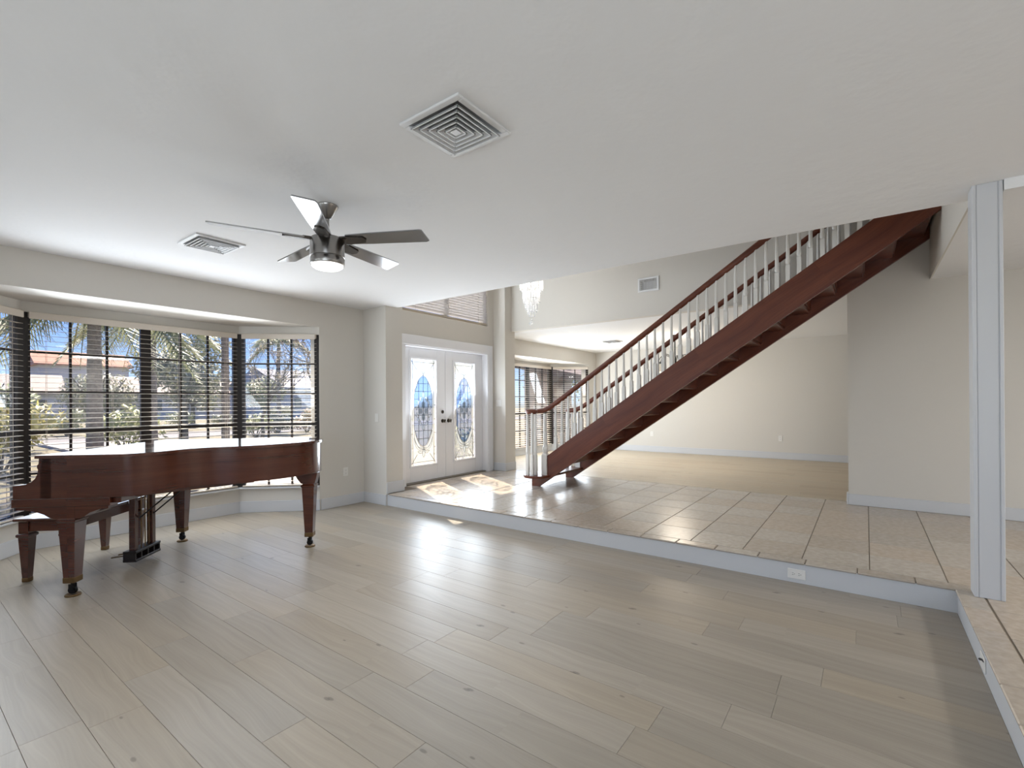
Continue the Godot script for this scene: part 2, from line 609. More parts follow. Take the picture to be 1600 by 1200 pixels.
# ---------------------------------------------------------------- room shell
func shell() -> void:
	var wp: Material = M.wall_paint
	var st := begin()
	# front wall of the sunken room with the bay opening
	box(st, Vector3(-5.82, -0.1, -0.20), Vector3(XF, CE, 3.25))
	box(st, Vector3(-5.82, 2.345, -3.45), Vector3(XF, CE, -0.20))
	box(st, Vector3(-5.82, -0.1, -4.12), Vector3(XF, CE, -3.45))
	struct("wall_front", st.commit(), wp)
	# foyer front: two projecting piers and the recessed wall with the door and window openings
	st = begin()
	box(st, Vector3(-5.90, -0.1, -4.40), Vector3(-5.14, CE, -4.12))
	box(st, Vector3(-5.90, CE, -4.40), Vector3(-5.14, TOP, ZE))
	box(st, Vector3(-5.60, -0.1, -6.98), Vector3(-5.10, TOP, -6.69))
	box(st, Vector3(-5.56, 2.22, -6.69), Vector3(-5.36, 2.71, -4.40))
	box(st, Vector3(-5.56, 4.35, -6.69), Vector3(-5.36, TOP, -4.40))
	box(st, Vector3(-5.56, 2.71, -4.60), Vector3(-5.36, 4.35, -4.40))
	box(st, Vector3(-5.56, 2.71, -6.69), Vector3(-5.36, 4.35, -6.53))
	box(st, Vector3(-5.56, -0.1, -4.62), Vector3(-5.36, 2.22, -4.40))
	box(st, Vector3(-5.56, -0.1, -6.69), Vector3(-5.36, 2.22, -6.52))
	struct("wall_entry", st.commit(), wp)
	# living room front wall with its bay opening
	st = begin()
	box(st, Vector3(-5.82, -0.1, -7.584), Vector3(XF, LC, -6.98))
	box(st, Vector3(-5.82, 2.312, -10.834), Vector3(XF, LC, -7.584))
	box(st, Vector3(-5.82, -0.1, -11.25), Vector3(XF, LC, -10.834))
	struct("wall_living_front", st.commit(), wp)
	struct("wall_far", boxm(Vector3(-5.82, -0.1, -11.40), Vector3(4.15, LC, -11.25)), wp)
	# header over the opening to the living room, and the wall right of the opening
	st = begin()
	box(st, Vector3(-5.10, LC, -7.00), Vector3(-2.703, TOP, ZH))
	box(st, Vector3(-2.443, LC, -7.00), Vector3(-0.169, TOP, ZH))
	box(st, Vector3(-2.703, LC, -7.00), Vector3(-2.443, 3.018, ZH))
	box(st, Vector3(-2.703, 3.170, -7.00), Vector3(-2.443, TOP, ZH))
	box(st, Vector3(-0.169, -0.1, -6.89), Vector3(4.15, TOP, -6.77))
	struct("wall_hall", st.commit(), wp)
	struct("wall_right", boxm(Vector3(4.15, -0.1, -11.40), Vector3(4.30, TOP, 3.25)), wp)
	st = begin()
	box(st, Vector3(-5.82, -0.1, 3.10), Vector3(-4.95, CE, 3.25))
	box(st, Vector3(-4.05, -0.1, 3.10), Vector3(-3.05, CE, 3.25))
	box(st, Vector3(-2.15, -0.1, 3.10), Vector3(-0.25, CE, 3.25))
	for x in [-4.95, -3.05]:
		box(st, Vector3(x, -0.1, 3.10), Vector3(x + 0.9, 0.9, 3.25))
		box(st, Vector3(x, 2.2, 3.10), Vector3(x + 0.9, CE, 3.25))
	box(st, Vector3(-0.25, 2.30, 3.10), Vector3(3.05, CE, 3.25))
	box(st, Vector3(3.05, -0.1, 3.10), Vector3(4.15, CE, 3.25))
	struct("wall_back", st.commit(), wp)
	# upper storey walls round the void
	st = begin()
	box(st, Vector3(-5.14, 3.307, ZE), Vector3(4.15, TOP, ZE + 0.12))
	box(st, Vector3(3.0, 3.307, -6.77), Vector3(3.12, TOP, ZE))
	struct("wall_upper", st.commit(), wp)
	# ceilings
	st = begin()
	holed(st, Vector3(-5.82, CE, ZE), Vector3(4.15, 3.307, 3.25), [[-1.708, -1.82, -1.398, -1.51], [-4.402, -1.822, -4.098, -1.518]])
	struct("ceiling", st.commit(), M.ceiling_paint)
	struct("ceiling_hall", boxm(Vector3(XV + 0.012, 2.65, -6.77), Vector3(4.15, 3.307, ZE)), M.ceiling_paint)
	st = begin()
	holed(st, Vector3(-5.82, LC, -11.40), Vector3(4.15, 3.3, -7.0), [[-4.39, -9.39, -4.11, -9.11]])
	struct("ceiling_living", st.commit(), M.ceiling_paint)
	struct("ceiling_foyer", boxm(Vector3(-5.56, TOP, -6.98), Vector3(4.15, TOP + 0.12, ZE + 0.12)), M.ceiling_paint)
	struct("trim_1", boxm(Vector3(XV, 2.648, -6.77), Vector3(XV + 0.012, 3.307, ZE)), wp)
	struct("trim_2", boxm(Vector3(0.665, 2.60, -4.155), Vector3(4.15, CE, -4.01)), M.ceiling_paint)
	# baseboards
	var tw: Material = M.trim_white
	st = begin()
	box(st, Vector3(XF, 0, -4.12), Vector3(XF + 0.016, 0.14, -3.46), 0.004)
	box(st, Vector3(XF + 0.016, 0, -4.12), Vector3(-5.14, 0.14, -4.104), 0.004)
	box(st, Vector3(XF, 0, -0.19), Vector3(XF + 0.016, 0.14, 3.1), 0.004)
	struct("baseboard_front", st.commit(), tw)
	st = begin()
	box(st, Vector3(-5.14, FL, -4.42), Vector3(-5.122, FL + 0.15, -4.118), 0.004)
	box(st, Vector3(-5.36, FL, -6.69), Vector3(-5.10, FL + 0.14, -6.672), 0.004)
	box(st, Vector3(-5.10, FL, -6.98), Vector3(-5.084, FL + 0.14, -6.672), 0.004)
	struct("baseboard_entry", st.commit(), tw)
	st = begin()
	box(st, Vector3(XF, FL, -7.59), Vector3(XF + 0.016, FL + 0.14, -6.98), 0.004)
	box(st, Vector3(XF, FL, -11.25), Vector3(XF + 0.016, FL + 0.14, -10.83), 0.004)
	struct("baseboard_living", st.commit(), tw)
	struct("baseboard_far", boxm(Vector3(XF, FL, -11.25), Vector3(4.15, FL + 0.14, -11.232), 0.004), tw)
	st = begin()
	box(st, Vector3(-0.169, FL, -6.77), Vector3(4.15, FL + 0.125, -6.754), 0.004)
	box(st, Vector3(-0.187, FL, -6.905), Vector3(-0.169, FL + 0.125, -6.754), 0.004)
	struct("baseboard_hall", st.commit(), tw)
	# made-up windows and garden doors behind the camera, put in for the fills
	for k in 2:
		var bw := holder("window_%d" % (10 + k))
		var x0 := -4.95 + 1.9 * k
		st = begin()
		for x in [x0, x0 + 0.85]:
			box(st, Vector3(x, 0.9, 3.14), Vector3(x + 0.05, 2.2, 3.2))
		for y in [0.9, 1.53, 2.15]:
			box(st, Vector3(x0 + 0.05, y, 3.14), Vector3(x0 + 0.85, y + 0.05, 3.2))
		obj("frame", st.commit(), M.bronze, bw)
		obj("pane", boxm(Vector3(x0 + 0.05, 0.95, 3.165), Vector3(x0 + 0.85, 1.53, 3.171)), M.glass, bw)
		obj("pane", boxm(Vector3(x0 + 0.05, 1.58, 3.165), Vector3(x0 + 0.85, 2.15, 3.171)), M.glass, bw)
	var w := holder("window_7")  # made-up garden doors where the added fill stands
	st = begin()
	for x in [-0.25, 0.82, 1.92, 2.99]:
		box(st, Vector3(x, FL, 3.14), Vector3(x + 0.06, 2.30, 3.2))
	box(st, Vector3(-0.25, 2.24, 3.14), Vector3(3.05, 2.30, 3.2))
	box(st, Vector3(-0.25, 0.0, 3.14), Vector3(3.05, FL + 0.06, 3.2))
	obj("frame", st.commit(), M.bronze, w)
	for x in [-0.19, 0.88, 1.98]:
		obj("pane", boxm(Vector3(x, FL + 0.06, 3.165), Vector3(x + 1.01, 2.24, 3.171)), M.glass, w)
	# step risers
	var r1 := struct("trim_3", boxm(Vector3(-5.14, 0, ZS - 0.02), Vector3(0.478, FL - 0.014, ZS)), tw)
	r1.set_meta("label", "white painted riser board of the step")
	var r2 := struct("trim_4", boxm(Vector3(0.46, 0, ZS), Vector3(0.48, FL - 0.014, 3.1)), tw)
	r2.set_meta("label", "white painted riser board beside the column")

# ---------------------------------------------------------------- floors
func plank(parent: Node, lo: Vector3, hi: Vector3, m: Material) -> void:
	var st := begin()
	var c := 0.0009
	var o := Vector2(rng.randf() * 3.0, rng.randf() * 0.6)
	var f := func(x: float, z: float) -> Vector2: return Vector2((x + o.x) / 3.0, (z + o.y) / 0.6)
	var y := hi.y
	var yb := hi.y - c
	var i := [Vector3(lo.x + c, y, hi.z - c), Vector3(hi.x - c, y, hi.z - c), Vector3(hi.x - c, y, lo.z + c), Vector3(lo.x + c, y, lo.z + c)]
	var e := [Vector3(lo.x, yb, hi.z), Vector3(hi.x, yb, hi.z), Vector3(hi.x, yb, lo.z), Vector3(lo.x, yb, lo.z)]
	var b := [Vector3(lo.x, lo.y, hi.z), Vector3(hi.x, lo.y, hi.z), Vector3(hi.x, lo.y, lo.z), Vector3(lo.x, lo.y, lo.z)]
	quad(st, i[0], i[1], i[2], i[3], Vector3.UP, [f.call(i[0].x, i[0].z), f.call(i[1].x, i[1].z), f.call(i[2].x, i[2].z), f.call(i[3].x, i[3].z)])
	for k in 4:
		var j := (k + 1) % 4
		var uv := [f.call(e[k].x, e[k].z), f.call(e[j].x, e[j].z), f.call(i[j].x, i[j].z), f.call(i[k].x, i[k].z)]
		quad(st, e[k], e[j], i[j], i[k], Vector3.ZERO, uv)
		quad(st, b[k], b[j], e[j], e[k], Vector3.ZERO, uv)
	obj("plank", st.commit(), m, parent)

func floors() -> void:
	var g := 0.0005
	# sunken floor: light oak-look planks along x
	var fl := struct("floor", boxm(Vector3(-6.36, -0.12, ZS), Vector3(0.46, -0.006, 3.1)), M.plank_gap)
	var k := 0
	var z1 := 2.960
	while z1 > ZS:
		var z0 := maxf(z1 - 0.195, ZS)
		var x0 := XF
		var zi := clampf(minf(-0.20 - z0, 3.45 + z1), 0.0, 0.66)
		if z1 < -0.20 and z0 > -3.45:
			x0 = XF - zi * 0.72 / 0.66
		var x := x0
		var l := rng.randf_range(0.35, 1.25)
		while x < 0.46 - 0.01:
			var xe := minf(x + l, 0.46)
			if 0.46 - xe < 0.12:
				xe = 0.46
			plank(fl, Vector3(x + g, -0.02, z0 + g), Vector3(xe - g, 0.0, z1 - g), M["plank_%d" % rng.randi_range(0, 3)])
			x = xe
			l = 1.25
		z1 = z0
		k += 1
	# raised floor: square tiles
	var st := begin()
	box(st, Vector3(-5.56, -0.12, -6.95), Vector3(4.15, FL - 0.005, ZS - 0.02))
	box(st, Vector3(0.48, -0.12, ZS - 0.02), Vector3(4.15, FL - 0.005, 3.1))
	var ft := struct("floor_tiles", st.commit(), M.grout)
	var q := 0.0026
	var zs := [-4.235, -4.64, -5.05, -5.46, -5.87, -6.28, -6.69, -6.95]
	for i in range(-13, 9):
		var xa := 0.014 + 0.414 * i
		var xb := xa + 0.414
		for j in 7:
			var a := maxf(xa, -5.36 if j < 6 and j > 0 else -5.10)
			if xb < a + 0.02:
				continue
			var zb: float = zs[j + 1]
			if j == 6 and xa > -0.17:
				zb = -6.77
			elif j == 6:
				zb = -6.95
			tile(ft, Vector3(a + q, FL - 0.02, zb + q), Vector3(minf(xb, 4.15) - q, FL, zs[j] - q))
	var xr := 0.578
	while xr < 2.6:
		var zr := -4.235
		while zr < 2.0:
			tile(ft, Vector3(xr + q, FL - 0.02, zr + q), Vector3(xr + 0.414 - q, FL, zr + 0.41 - q))
			zr += 0.41
		xr += 0.414
	# narrow bullnose tiles along the edge of the step
	var x := -5.10
	while x < 0.45:
		var xe := minf(x + 0.3152, 0.575)
		if x > 0.2:
			xe = 0.575
		obj("edge_tile", boxm(Vector3(x + q, FL - 0.015, -4.235 + q), Vector3(xe - q, FL, ZS + 0.012), 0.005), M["tile_%d" % rng.randi_range(0, 3)], ft)
		x = xe
	var z := ZS + 0.016
	while z < 2.0:
		obj("edge_tile", boxm(Vector3(0.448, FL - 0.015, z), Vector3(0.575 - q, FL, z + 0.3152 - 2 * q), 0.005), M["tile_%d" % rng.randi_range(0, 3)], ft)
		z += 0.3152
	# mosaic inlay in front of the doors
	var a := Vector2(-4.97, -6.18)
	var b := Vector2(-4.13, -4.80)
	for s in [[a.x, a.y, b.x, a.y + 0.045], [a.x, b.y - 0.045, b.x, b.y], [a.x, a.y + 0.045, a.x + 0.045, b.y - 0.045], [b.x - 0.045, a.y + 0.045, b.x, b.y - 0.045]]:
		obj("mosaic_strip", boxm(Vector3(s[0], FL - 0.004, s[1]), Vector3(s[2], FL + 0.0012, s[3])), M.mosaic, ft)
	# living room planks
	var lf := struct("floor_living", boxm(Vector3(-6.36, -0.12, -11.25), Vector3(4.15, FL - 0.006, -6.95)), M.plank_gap)
	z1 = -6.955
	while z1 > -11.25:
		var z0 := maxf(z1 - 0.195, -11.25)
		var xx := XF
		if z1 < -7.584 and z0 > -10.834:
			xx = XF - clampf(minf(-7.584 - z0, 10.834 + z1), 0.0, 0.66) * 0.72 / 0.66
		var l := rng.randf_range(0.4, 1.5)
		var xend := -0.169 if z1 > -6.9 else 4.15
		while xx < xend - 0.01:
			var xe := minf(xx + l, xend)
			plank(lf, Vector3(xx + g, FL - 0.02, z0 + g), Vector3(xe - g, FL, z1 - g), M["oak_%d" % rng.randi_range(0, 2)])
			xx = xe
			l = 1.5
		z1 = z0

func tile(parent: Node, lo: Vector3, hi: Vector3) -> void:
	obj("tile", boxm(lo, hi, 0.0022), M["tile_%d" % rng.randi_range(0, 3)], parent)

# ---------------------------------------------------------------- bay windows
func facet(a: Vector2, b: Vector2, y := 0.0) -> Transform3D:
	var x := Vector3(b.x - a.x, 0, b.y - a.y).normalized()
	return Transform3D(Basis(x, Vector3.UP, x.cross(Vector3.UP)), Vector3(a.x, y, a.y))

func bay(dz: float, yf: float, soffit: float, index: int) -> void:
	var p := [Vector2(XF, -0.20 + dz), Vector2(XB, -0.86 + dz), Vector2(XB, -2.79 + dz), Vector2(XF, -3.45 + dz)]
	var sill := 0.30
	var head := 2.245
	var wall := begin()
	var base := begin()
	var sills := begin()
	for i in 3:
		var xf := facet(p[i], p[i + 1])
		var w: float = p[i].distance_to(p[i + 1])
		var e0 := -0.06 if i != 0 else 0.0
		var e1 := 0.06 if i != 2 else 0.0
		box(wall, Vector3(e0, -0.1, -0.14), Vector3(w + e1, sill, 0.0), 0.0, xf)
		box(wall, Vector3(e0, head, -0.14), Vector3(w + e1, soffit, 0.0), 0.0, xf)
		box(base, Vector3(0.0, yf, 0.0), Vector3(w, yf + 0.14, 0.016), 0.003, xf)
		box(sills, Vector3(0.0, sill, -0.05), Vector3(w, sill + 0.022, 0.055), 0.004, xf)
	var top := PackedVector2Array([Vector2(p[0].x - 0.03, p[0].y + 0.1), Vector2(p[1].x - 0.14, p[1].y + 0.1), Vector2(p[2].x - 0.14, p[2].y - 0.1), Vector2(p[3].x - 0.03, p[3].y - 0.1)])
	slab(wall, top, soffit, soffit + 0.12)
	var side := "bay_left" if index == 1 else "bay_living"
	struct("wall_" + side, wall.commit(), M.wall_paint)
	struct("baseboard_" + side, base.commit(), M.trim_white)
	struct("trim_%d" % (5 if index == 1 else 6), sills.commit(), M.trim_white)
	var where: Array = [["nearest the piano keyboard", "behind the piano", "beside the light wall by the entrance"], ["hidden by the entrance pier", "in the middle of the far bay", "beside the stair foot"]]
	for i in 3:
		window(facet(p[i], p[i + 1]), p[i].distance_to(p[i + 1]), sill + 0.022, head, 2 if i == 1 else 1, index + i)
		blind(facet(p[i], p[i + 1]), p[i].distance_to(p[i + 1]), 0.33, 2.243, ["left", "centre", "right"][i], index == 1)
	# roof over the bay outside
	var st := begin()
	box(st, Vector3(-6.95, 2.62, -3.6 + dz), Vector3(-5.84, 2.78, -0.05 + dz))
	var eave := struct("trim_%d" % (7 if index == 1 else 8), st.commit(), M.soffit_brown)
	eave.set_meta("label", "brown eave above the bay window outside")

func window(xf: Transform3D, w: float, y0: float, y1: float, sashes: int, index: int) -> void:
	var o := holder("window_%d" % index)
	o.transform = xf
	var z0 := -0.05
	var z1 := -0.004
	var m: Material = M.bronze
	var f := 0.062
	obj("frame", boxm(Vector3(0, y0, z0), Vector3(f, y1, z1)), m, o)
	obj("frame", boxm(Vector3(w - f, y0, z0), Vector3(w, y1, z1)), m, o)
	obj("frame", boxm(Vector3(f, y1 - 0.03, z0), Vector3(w - f, y1, z1)), m, o)
	obj("frame", boxm(Vector3(f, y0, z0), Vector3(w - f, y0 + 0.03, z1)), m, o)
	var span := [[f, w - f]]
	if sashes == 2:
		for e in [-0.004, w + 0.004]:
			var post := begin()
			box(post, Vector3(-0.042, y0, -0.042), Vector3(0.042, y1, 0.03), 0.004, Transform3D(Basis(Vector3.UP, deg_to_rad(-24.0 if e > 0.5 else 24.0)), Vector3(e, 0, -0.022)))
			obj("corner_post", post.commit(), m, o)
	if sashes == 2:
		obj("mullion", boxm(Vector3(w / 2 - 0.046, y0, z0), Vector3(w / 2 + 0.046, y1, z1)), m, o)
		span = [[f, w / 2 - 0.046], [w / 2 + 0.046, w - f]]
	for s in span:
		var sx: float = s[0]
		var sw: float = (s[1] - s[0]) / 3.0
		obj("meeting_rail", boxm(Vector3(s[0], 1.083, z0 - 0.006), Vector3(s[1], 1.122, z1 + 0.004)), m, o)
		var rows := [y0 + 0.03, 0.715, 1.10, 1.493, 1.872, y1 - 0.03]
		for k in [1, 3, 4]:
			obj("muntin", boxm(Vector3(s[0], rows[k] - 0.009, -0.03), Vector3(s[1], rows[k] + 0.009, z1 - 0.004)), m, o)
		for k in [1, 2]:
			obj("muntin", boxm(Vector3(sx + sw * k - 0.010, y0, -0.031), Vector3(sx + sw * k + 0.010, y1, z1 - 0.003)), m, o)
		for c in 3:
			for r in 5:
				obj("pane", boxm(Vector3(sx + sw * c + 0.008, rows[r] + 0.006, -0.022), Vector3(sx + sw * (c + 1) - 0.008, rows[r + 1] - 0.006, -0.018)), M.glass, o)

func blind(xf: Transform3D, w: float, y0: float, y1: float, which: String, near: bool) -> void:
	var place := {"left": "at the keyboard end of the piano", "centre": "across the wide middle window behind the piano", "right": "on the angled window beside the entrance pier"}
	var place2 := {"left": "on the angled far window nearest the doors", "centre": "across the wide middle window of the far bay", "right": "on the angled far window behind the stair balusters"}
	var o := thing("window_blind", "open beige slatted blind " + (place[which] if near else place2[which]), "blind", Vector3.ZERO, 0.0, "slatted blinds in the bay windows")
	o.transform = xf
	var a := 0.03
	var b := w - 0.03
	if which == "left":
		b = w - 0.06
	elif which == "centre":
		a = 0.045
		b = w - 0.045
	else:
		a = 0.06
	obj("valance", boxm(Vector3(a, y1 - 0.065, 0.055), Vector3(b, y1, 0.068), 0.003), M.blind, o)
	obj("head_rail", boxm(Vector3(a, y1 - 0.05, 0.012), Vector3(b, y1 - 0.002, 0.055)), M.blind, o)
	obj("bottom_rail", boxm(Vector3(a, y0, 0.012), Vector3(b, y0 + 0.018, 0.058), 0.003), M.blind, o)
	var st := begin()
	var n := 4
	for k in n:
		var z0 := -0.0245 + 0.049 * k / n
		var z1 := -0.0245 + 0.049 * (k + 1) / n
		var h := func(z: float) -> float: return -0.0014 * pow(z / 0.0245, 2)
		quad(st, Vector3(a, h.call(z1), z1), Vector3(b, h.call(z1), z1), Vector3(b, h.call(z0), z0), Vector3(a, h.call(z0), z0))
		quad(st, Vector3(a, h.call(z0) - 0.002, z0), Vector3(b, h.call(z0) - 0.002, z0), Vector3(b, h.call(z1) - 0.002, z1), Vector3(a, h.call(z1) - 0.002, z1))
	quad(st, Vector3(a, -0.0034, 0.0245), Vector3(b, -0.0034, 0.0245), Vector3(b, -0.0014, 0.0245), Vector3(a, -0.0014, 0.0245))
	quad(st, Vector3(b, -0.0034, -0.0245), Vector3(a, -0.0034, -0.0245), Vector3(a, -0.0014, -0.0245), Vector3(b, -0.0014, -0.0245))
	var slat := st.commit()
	var y := y0 + 0.065
	while y < y1 - 0.08:
		obj("slat", slat, M.blind, o, Transform3D(Basis(Vector3(1, 0, 0), deg_to_rad(4.0)), Vector3(0, y, 0.035)))
		y += 0.0495
	var cx := [a + 0.12, b - 0.12] if which != "centre" else [a + 0.12, a + 0.62, b - 0.62, b - 0.12]
	for x in cx:
		for z in [0.009, 0.061]:
			obj("ladder_cord", boxm(Vector3(x - 0.0011, y0, z - 0.001), Vector3(x + 0.0011, y1 - 0.05, z + 0.001)), M.cord, o)

# ---------------------------------------------------------------- entrance
func entry() -> void:
	var st := begin()
	# casing: two legs and a head board with a raised outer band
	for s in [[-4.62, -4.505], [-6.64, -6.52]]:
		box(st, Vector3(-5.36, FL, s[0] if s[0] < s[1] else s[1]), Vector3(-5.338, 2.22, s[1] if s[0] < s[1] else s[0]), 0.004)
	box(st, Vector3(-5.36, 2.22, -6.64), Vector3(-5.336, 2.367, -4.505), 0.004)
	# jamb lining
	box(st, Vector3(-5.56, FL, -4.64), Vector3(-5.345, 2.235, -4.615))
	box(st, Vector3(-5.56, FL, -6.525), Vector3(-5.345, 2.235, -6.50))
	box(st, Vector3(-5.56, 2.205, -6.52), Vector3(-5.345, 2.235, -4.62))
	var c := struct("trim_9", st.commit(), M.door_white)
	c.set_meta("label", "white casing round the double entrance doors")
	struct("trim_10", boxm(Vector3(-5.56, FL - 0.03, -6.52), Vector3(-5.40, FL + 0.012, -4.62), 0.004), M.threshold)
	leaf("door_1", -4.642, -5.573, 1.0)
	leaf("door_2", -6.498, -5.577, -1.0)

func curve_pts(pts: Array, n := 14) -> Array:
	var c := Curve3D.new()
	for i in pts.size():
		var t := Vector3.ZERO
		if i > 0 and i < pts.size() - 1:
			t = (pts[i + 1] - pts[i - 1]) / 6.0
		c.add_point(pts[i], -t, t)
	var out := []
	for i in n + 1:
		out.append(c.sample_baked(c.get_baked_length() * i / n, true))
	return out

func leaf(called: String, zh: float, zc: float, s: float) -> void:
	# local frame: x across the door from the hinge side, y up, z into the room
	var o := holder(called)
	var w := absf(zc - zh)
	var zl := maxf(zh, zc)
	o.transform = Transform3D(Basis(Vector3(0, 0, -1), Vector3.UP, Vector3(1, 0, 0)), Vector3(-5.47, 0, zl))
	var y0 := FL + 0.015
	var y1 := 2.20
	var ga := 0.185
	var gb := w - 0.185
	var g0 := 0.398
	var g1 := 2.05
	var dw: Material = M.door_white
	obj("stile", boxm(Vector3(0, y0, -0.045), Vector3(ga, y1, 0), 0.002), dw, o)
	obj("stile", boxm(Vector3(gb, y0, -0.045), Vector3(w, y1, 0), 0.002), dw, o)
	obj("rail", boxm(Vector3(ga, y0, -0.045), Vector3(gb, g0, 0), 0.002), dw, o)
	obj("rail", boxm(Vector3(ga, g1, -0.045), Vector3(gb, y1, 0), 0.002), dw, o)
	var st := begin()
	for b in [[ga - 0.012, g0 - 0.012, ga + 0.02, g1 + 0.012], [gb - 0.02, g0 - 0.012, gb + 0.012, g1 + 0.012], [ga + 0.02, g0 - 0.012, gb - 0.02, g0 + 0.02], [ga + 0.02, g1 - 0.02, gb - 0.02, g1 + 0.012]]:
		box(st, Vector3(b[0], b[1], -0.004), Vector3(b[2], b[3], 0.012), 0.005)
	obj("glass_bead", st.commit(), dw, o)
	var l := ga + 0.02
	var r := gb - 0.02
	var b0 := g0 + 0.02
	var t0 := g1 - 0.02
	var cx := (l + r) / 2
	var zg := -0.016
	var bw := 0.042
	# border panes
	var cuts := 7
	for side in [[l, l + bw], [r - bw, r]]:
		for k in cuts:
			var ya := b0 + bw + (t0 - b0 - 2 * bw) * k / cuts
			var yb := b0 + bw + (t0 - b0 - 2 * bw) * (k + 1) / cuts
			obj("border_pane", boxm(Vector3(side[0], ya, zg - 0.003), Vector3(side[1], yb, zg + 0.003), 0.002), M.glass_milk, o)
	obj("border_pane", boxm(Vector3(l, b0, zg - 0.003), Vector3(r, b0 + bw, zg + 0.003), 0.002), M.glass_milk, o)
	obj("border_pane", boxm(Vector3(l, t0 - bw, zg - 0.003), Vector3(r, t0, zg + 0.003), 0.002), M.glass_milk, o)
	# inner field: a tall pointed oval of blue panes between clear corner fields
	var il := l + bw
	var ir := r - bw
	var ib := b0 + bw
	var it := t0 - bw
	var h := it - ib
	var at := ib + h * 0.155
	var au := ib + h * 0.865
	var hw := (ir - il) / 2 - 0.028
	var oval := func(y: float) -> float:
		if y < at + 0.28:
			return hw * sqrt(clampf((y - at) / 0.28, 0.0, 1.0))
		if y > au - 0.30:
			return hw * sqrt(clampf((au - y) / 0.30, 0.0, 1.0))
		return hw
	var ring := PackedVector2Array()
	for k in 33:
		var y := at + (au - at) * (0.5 - 0.5 * cos(PI * k / 32.0))
		ring.append(Vector2(cx + oval.call(y), y))
	for k in range(31, 0, -1):
		var y := at + (au - at) * (0.5 - 0.5 * cos(PI * k / 32.0))
		ring.append(Vector2(cx - oval.call(y), y))
	st = begin()
	prism(st, ring, zg - 0.002, zg + 0.001)
	obj("blue_field", st.commit(), M.glass_blue, o)
	for m in [-1.0, 1.0]:
		var edge: float = il if m < 0 else ir
		var fld := PackedVector2Array([Vector2(edge, ib), Vector2(cx, ib)])
		for k in 33:
			var y := at + (au - at) * (0.5 - 0.5 * cos(PI * k / 32.0))
			fld.append(Vector2(cx + m * oval.call(y), y))
		fld.append(Vector2(cx, it))
		fld.append(Vector2(edge, it))
		st = begin()
		prism(st, fld, zg - 0.002, zg + 0.001)
		obj("clear_field", st.commit(), M.glass_milk, o)
	# lead cames
	st = begin()
	var zc2 := zg + 0.003
	var rad := 0.0032
	for x in [il, ir]:
		tube(st, [Vector3(x, b0, zc2), Vector3(x, t0, zc2)], rad, 6)
	for y in [ib, it]:
		tube(st, [Vector3(l, y, zc2), Vector3(r, y, zc2)], rad, 6)
	for k in range(1, cuts):
		var y := b0 + bw + (t0 - b0 - 2 * bw) * k / cuts
		tube(st, [Vector3(l, y, zc2), Vector3(il, y, zc2)], rad, 5)
		tube(st, [Vector3(ir, y, zc2), Vector3(r, y, zc2)], rad, 5)
	for c in [[l, b0, 1, 1], [r, b0, -1, 1], [l, t0, 1, -1], [r, t0, -1, -1]]:
		tube(st, [Vector3(c[0], c[1], zc2), Vector3(c[0] + c[2] * 0.13, c[1] + c[3] * 0.16, zc2)], rad, 5)
	tube(st, [Vector3(cx, at - 0.02, zc2), Vector3(cx, au + 0.02, zc2)], rad, 5)
	for f in [-0.5, 0.5]:
		tube(st, [Vector3(cx + hw * f, at + 0.06, zc2), Vector3(cx + hw * f, au - 0.07, zc2)], rad, 5)
	var oc := []
	for p in ring:
		oc.append(Vector3(p.x, p.y, zc2))
	oc.append(oc[0])
	tube(st, oc, rad, 5)
	for k in range(1, 9):
		var y := at + (au - at) * k / 9.0
		tube(st, [Vector3(cx - oval.call(y), y, zc2), Vector3(cx + oval.call(y), y, zc2)], rad, 5)
	obj("lead_came", st.commit(), M.came, o)
	# leaf scrolls, top and bottom sprays, and the centre medallion
	var blade := func(pts: Array, width: float) -> void:
		var q := curve_pts(pts, 12)
		var outl := PackedVector2Array()
		var back := PackedVector2Array()
		for i in q.size():
			var d: Vector3 = (q[mini(i + 1, q.size() - 1)] - q[maxi(i - 1, 0)]).normalized()
			var wd := width * sin(PI * clampf((i + 0.35) / (q.size() - 0.3), 0.02, 0.98))
			outl.append(Vector2(q[i].x + d.y * wd, q[i].y - d.x * wd))
			back.append(Vector2(q[i].x - d.y * wd, q[i].y + d.x * wd))
		back.reverse()
		outl.append_array(back)
		var s2 := begin()
		prism(s2, outl, zg, zg + 0.006)
		var b := obj("glass_leaf", s2.commit(), M.glass_leaf, o)
		var s3 := begin()
		var e := []
		for p in outl:
			e.append(Vector3(p.x, p.y, zg + 0.006))
		e.append(e[0])
		tube(s3, e, 0.0024, 4)
		obj("lead_edge", s3.commit(), M.came, b)
	for m in [-1.0, 1.0]:
		var tp := au + 0.03
		blade.call([Vector3(cx, tp, 0), Vector3(cx + m * 0.08, tp + 0.03, 0), Vector3(cx + m * 0.15, tp - 0.05, 0), Vector3(cx + m * 0.185, tp - 0.20, 0), Vector3(cx + m * 0.165, tp - 0.27, 0)], 0.020)
		blade.call([Vector3(cx, tp - 0.02, 0), Vector3(cx + m * 0.07, tp - 0.025, 0), Vector3(cx + m * 0.13, tp - 0.12, 0), Vector3(cx + m * 0.15, tp - 0.22, 0)], 0.014)
		blade.call([Vector3(cx, tp + 0.02, 0), Vector3(cx + m * 0.045, tp + 0.055, 0), Vector3(cx + m * 0.10, tp + 0.03, 0)], 0.016)
		var bp := at - 0.02
		blade.call([Vector3(cx, bp, 0), Vector3(cx + m * 0.08, bp + 0.02, 0), Vector3(cx + m * 0.155, bp + 0.12, 0), Vector3(cx + m * 0.18, bp + 0.26, 0)], 0.022)
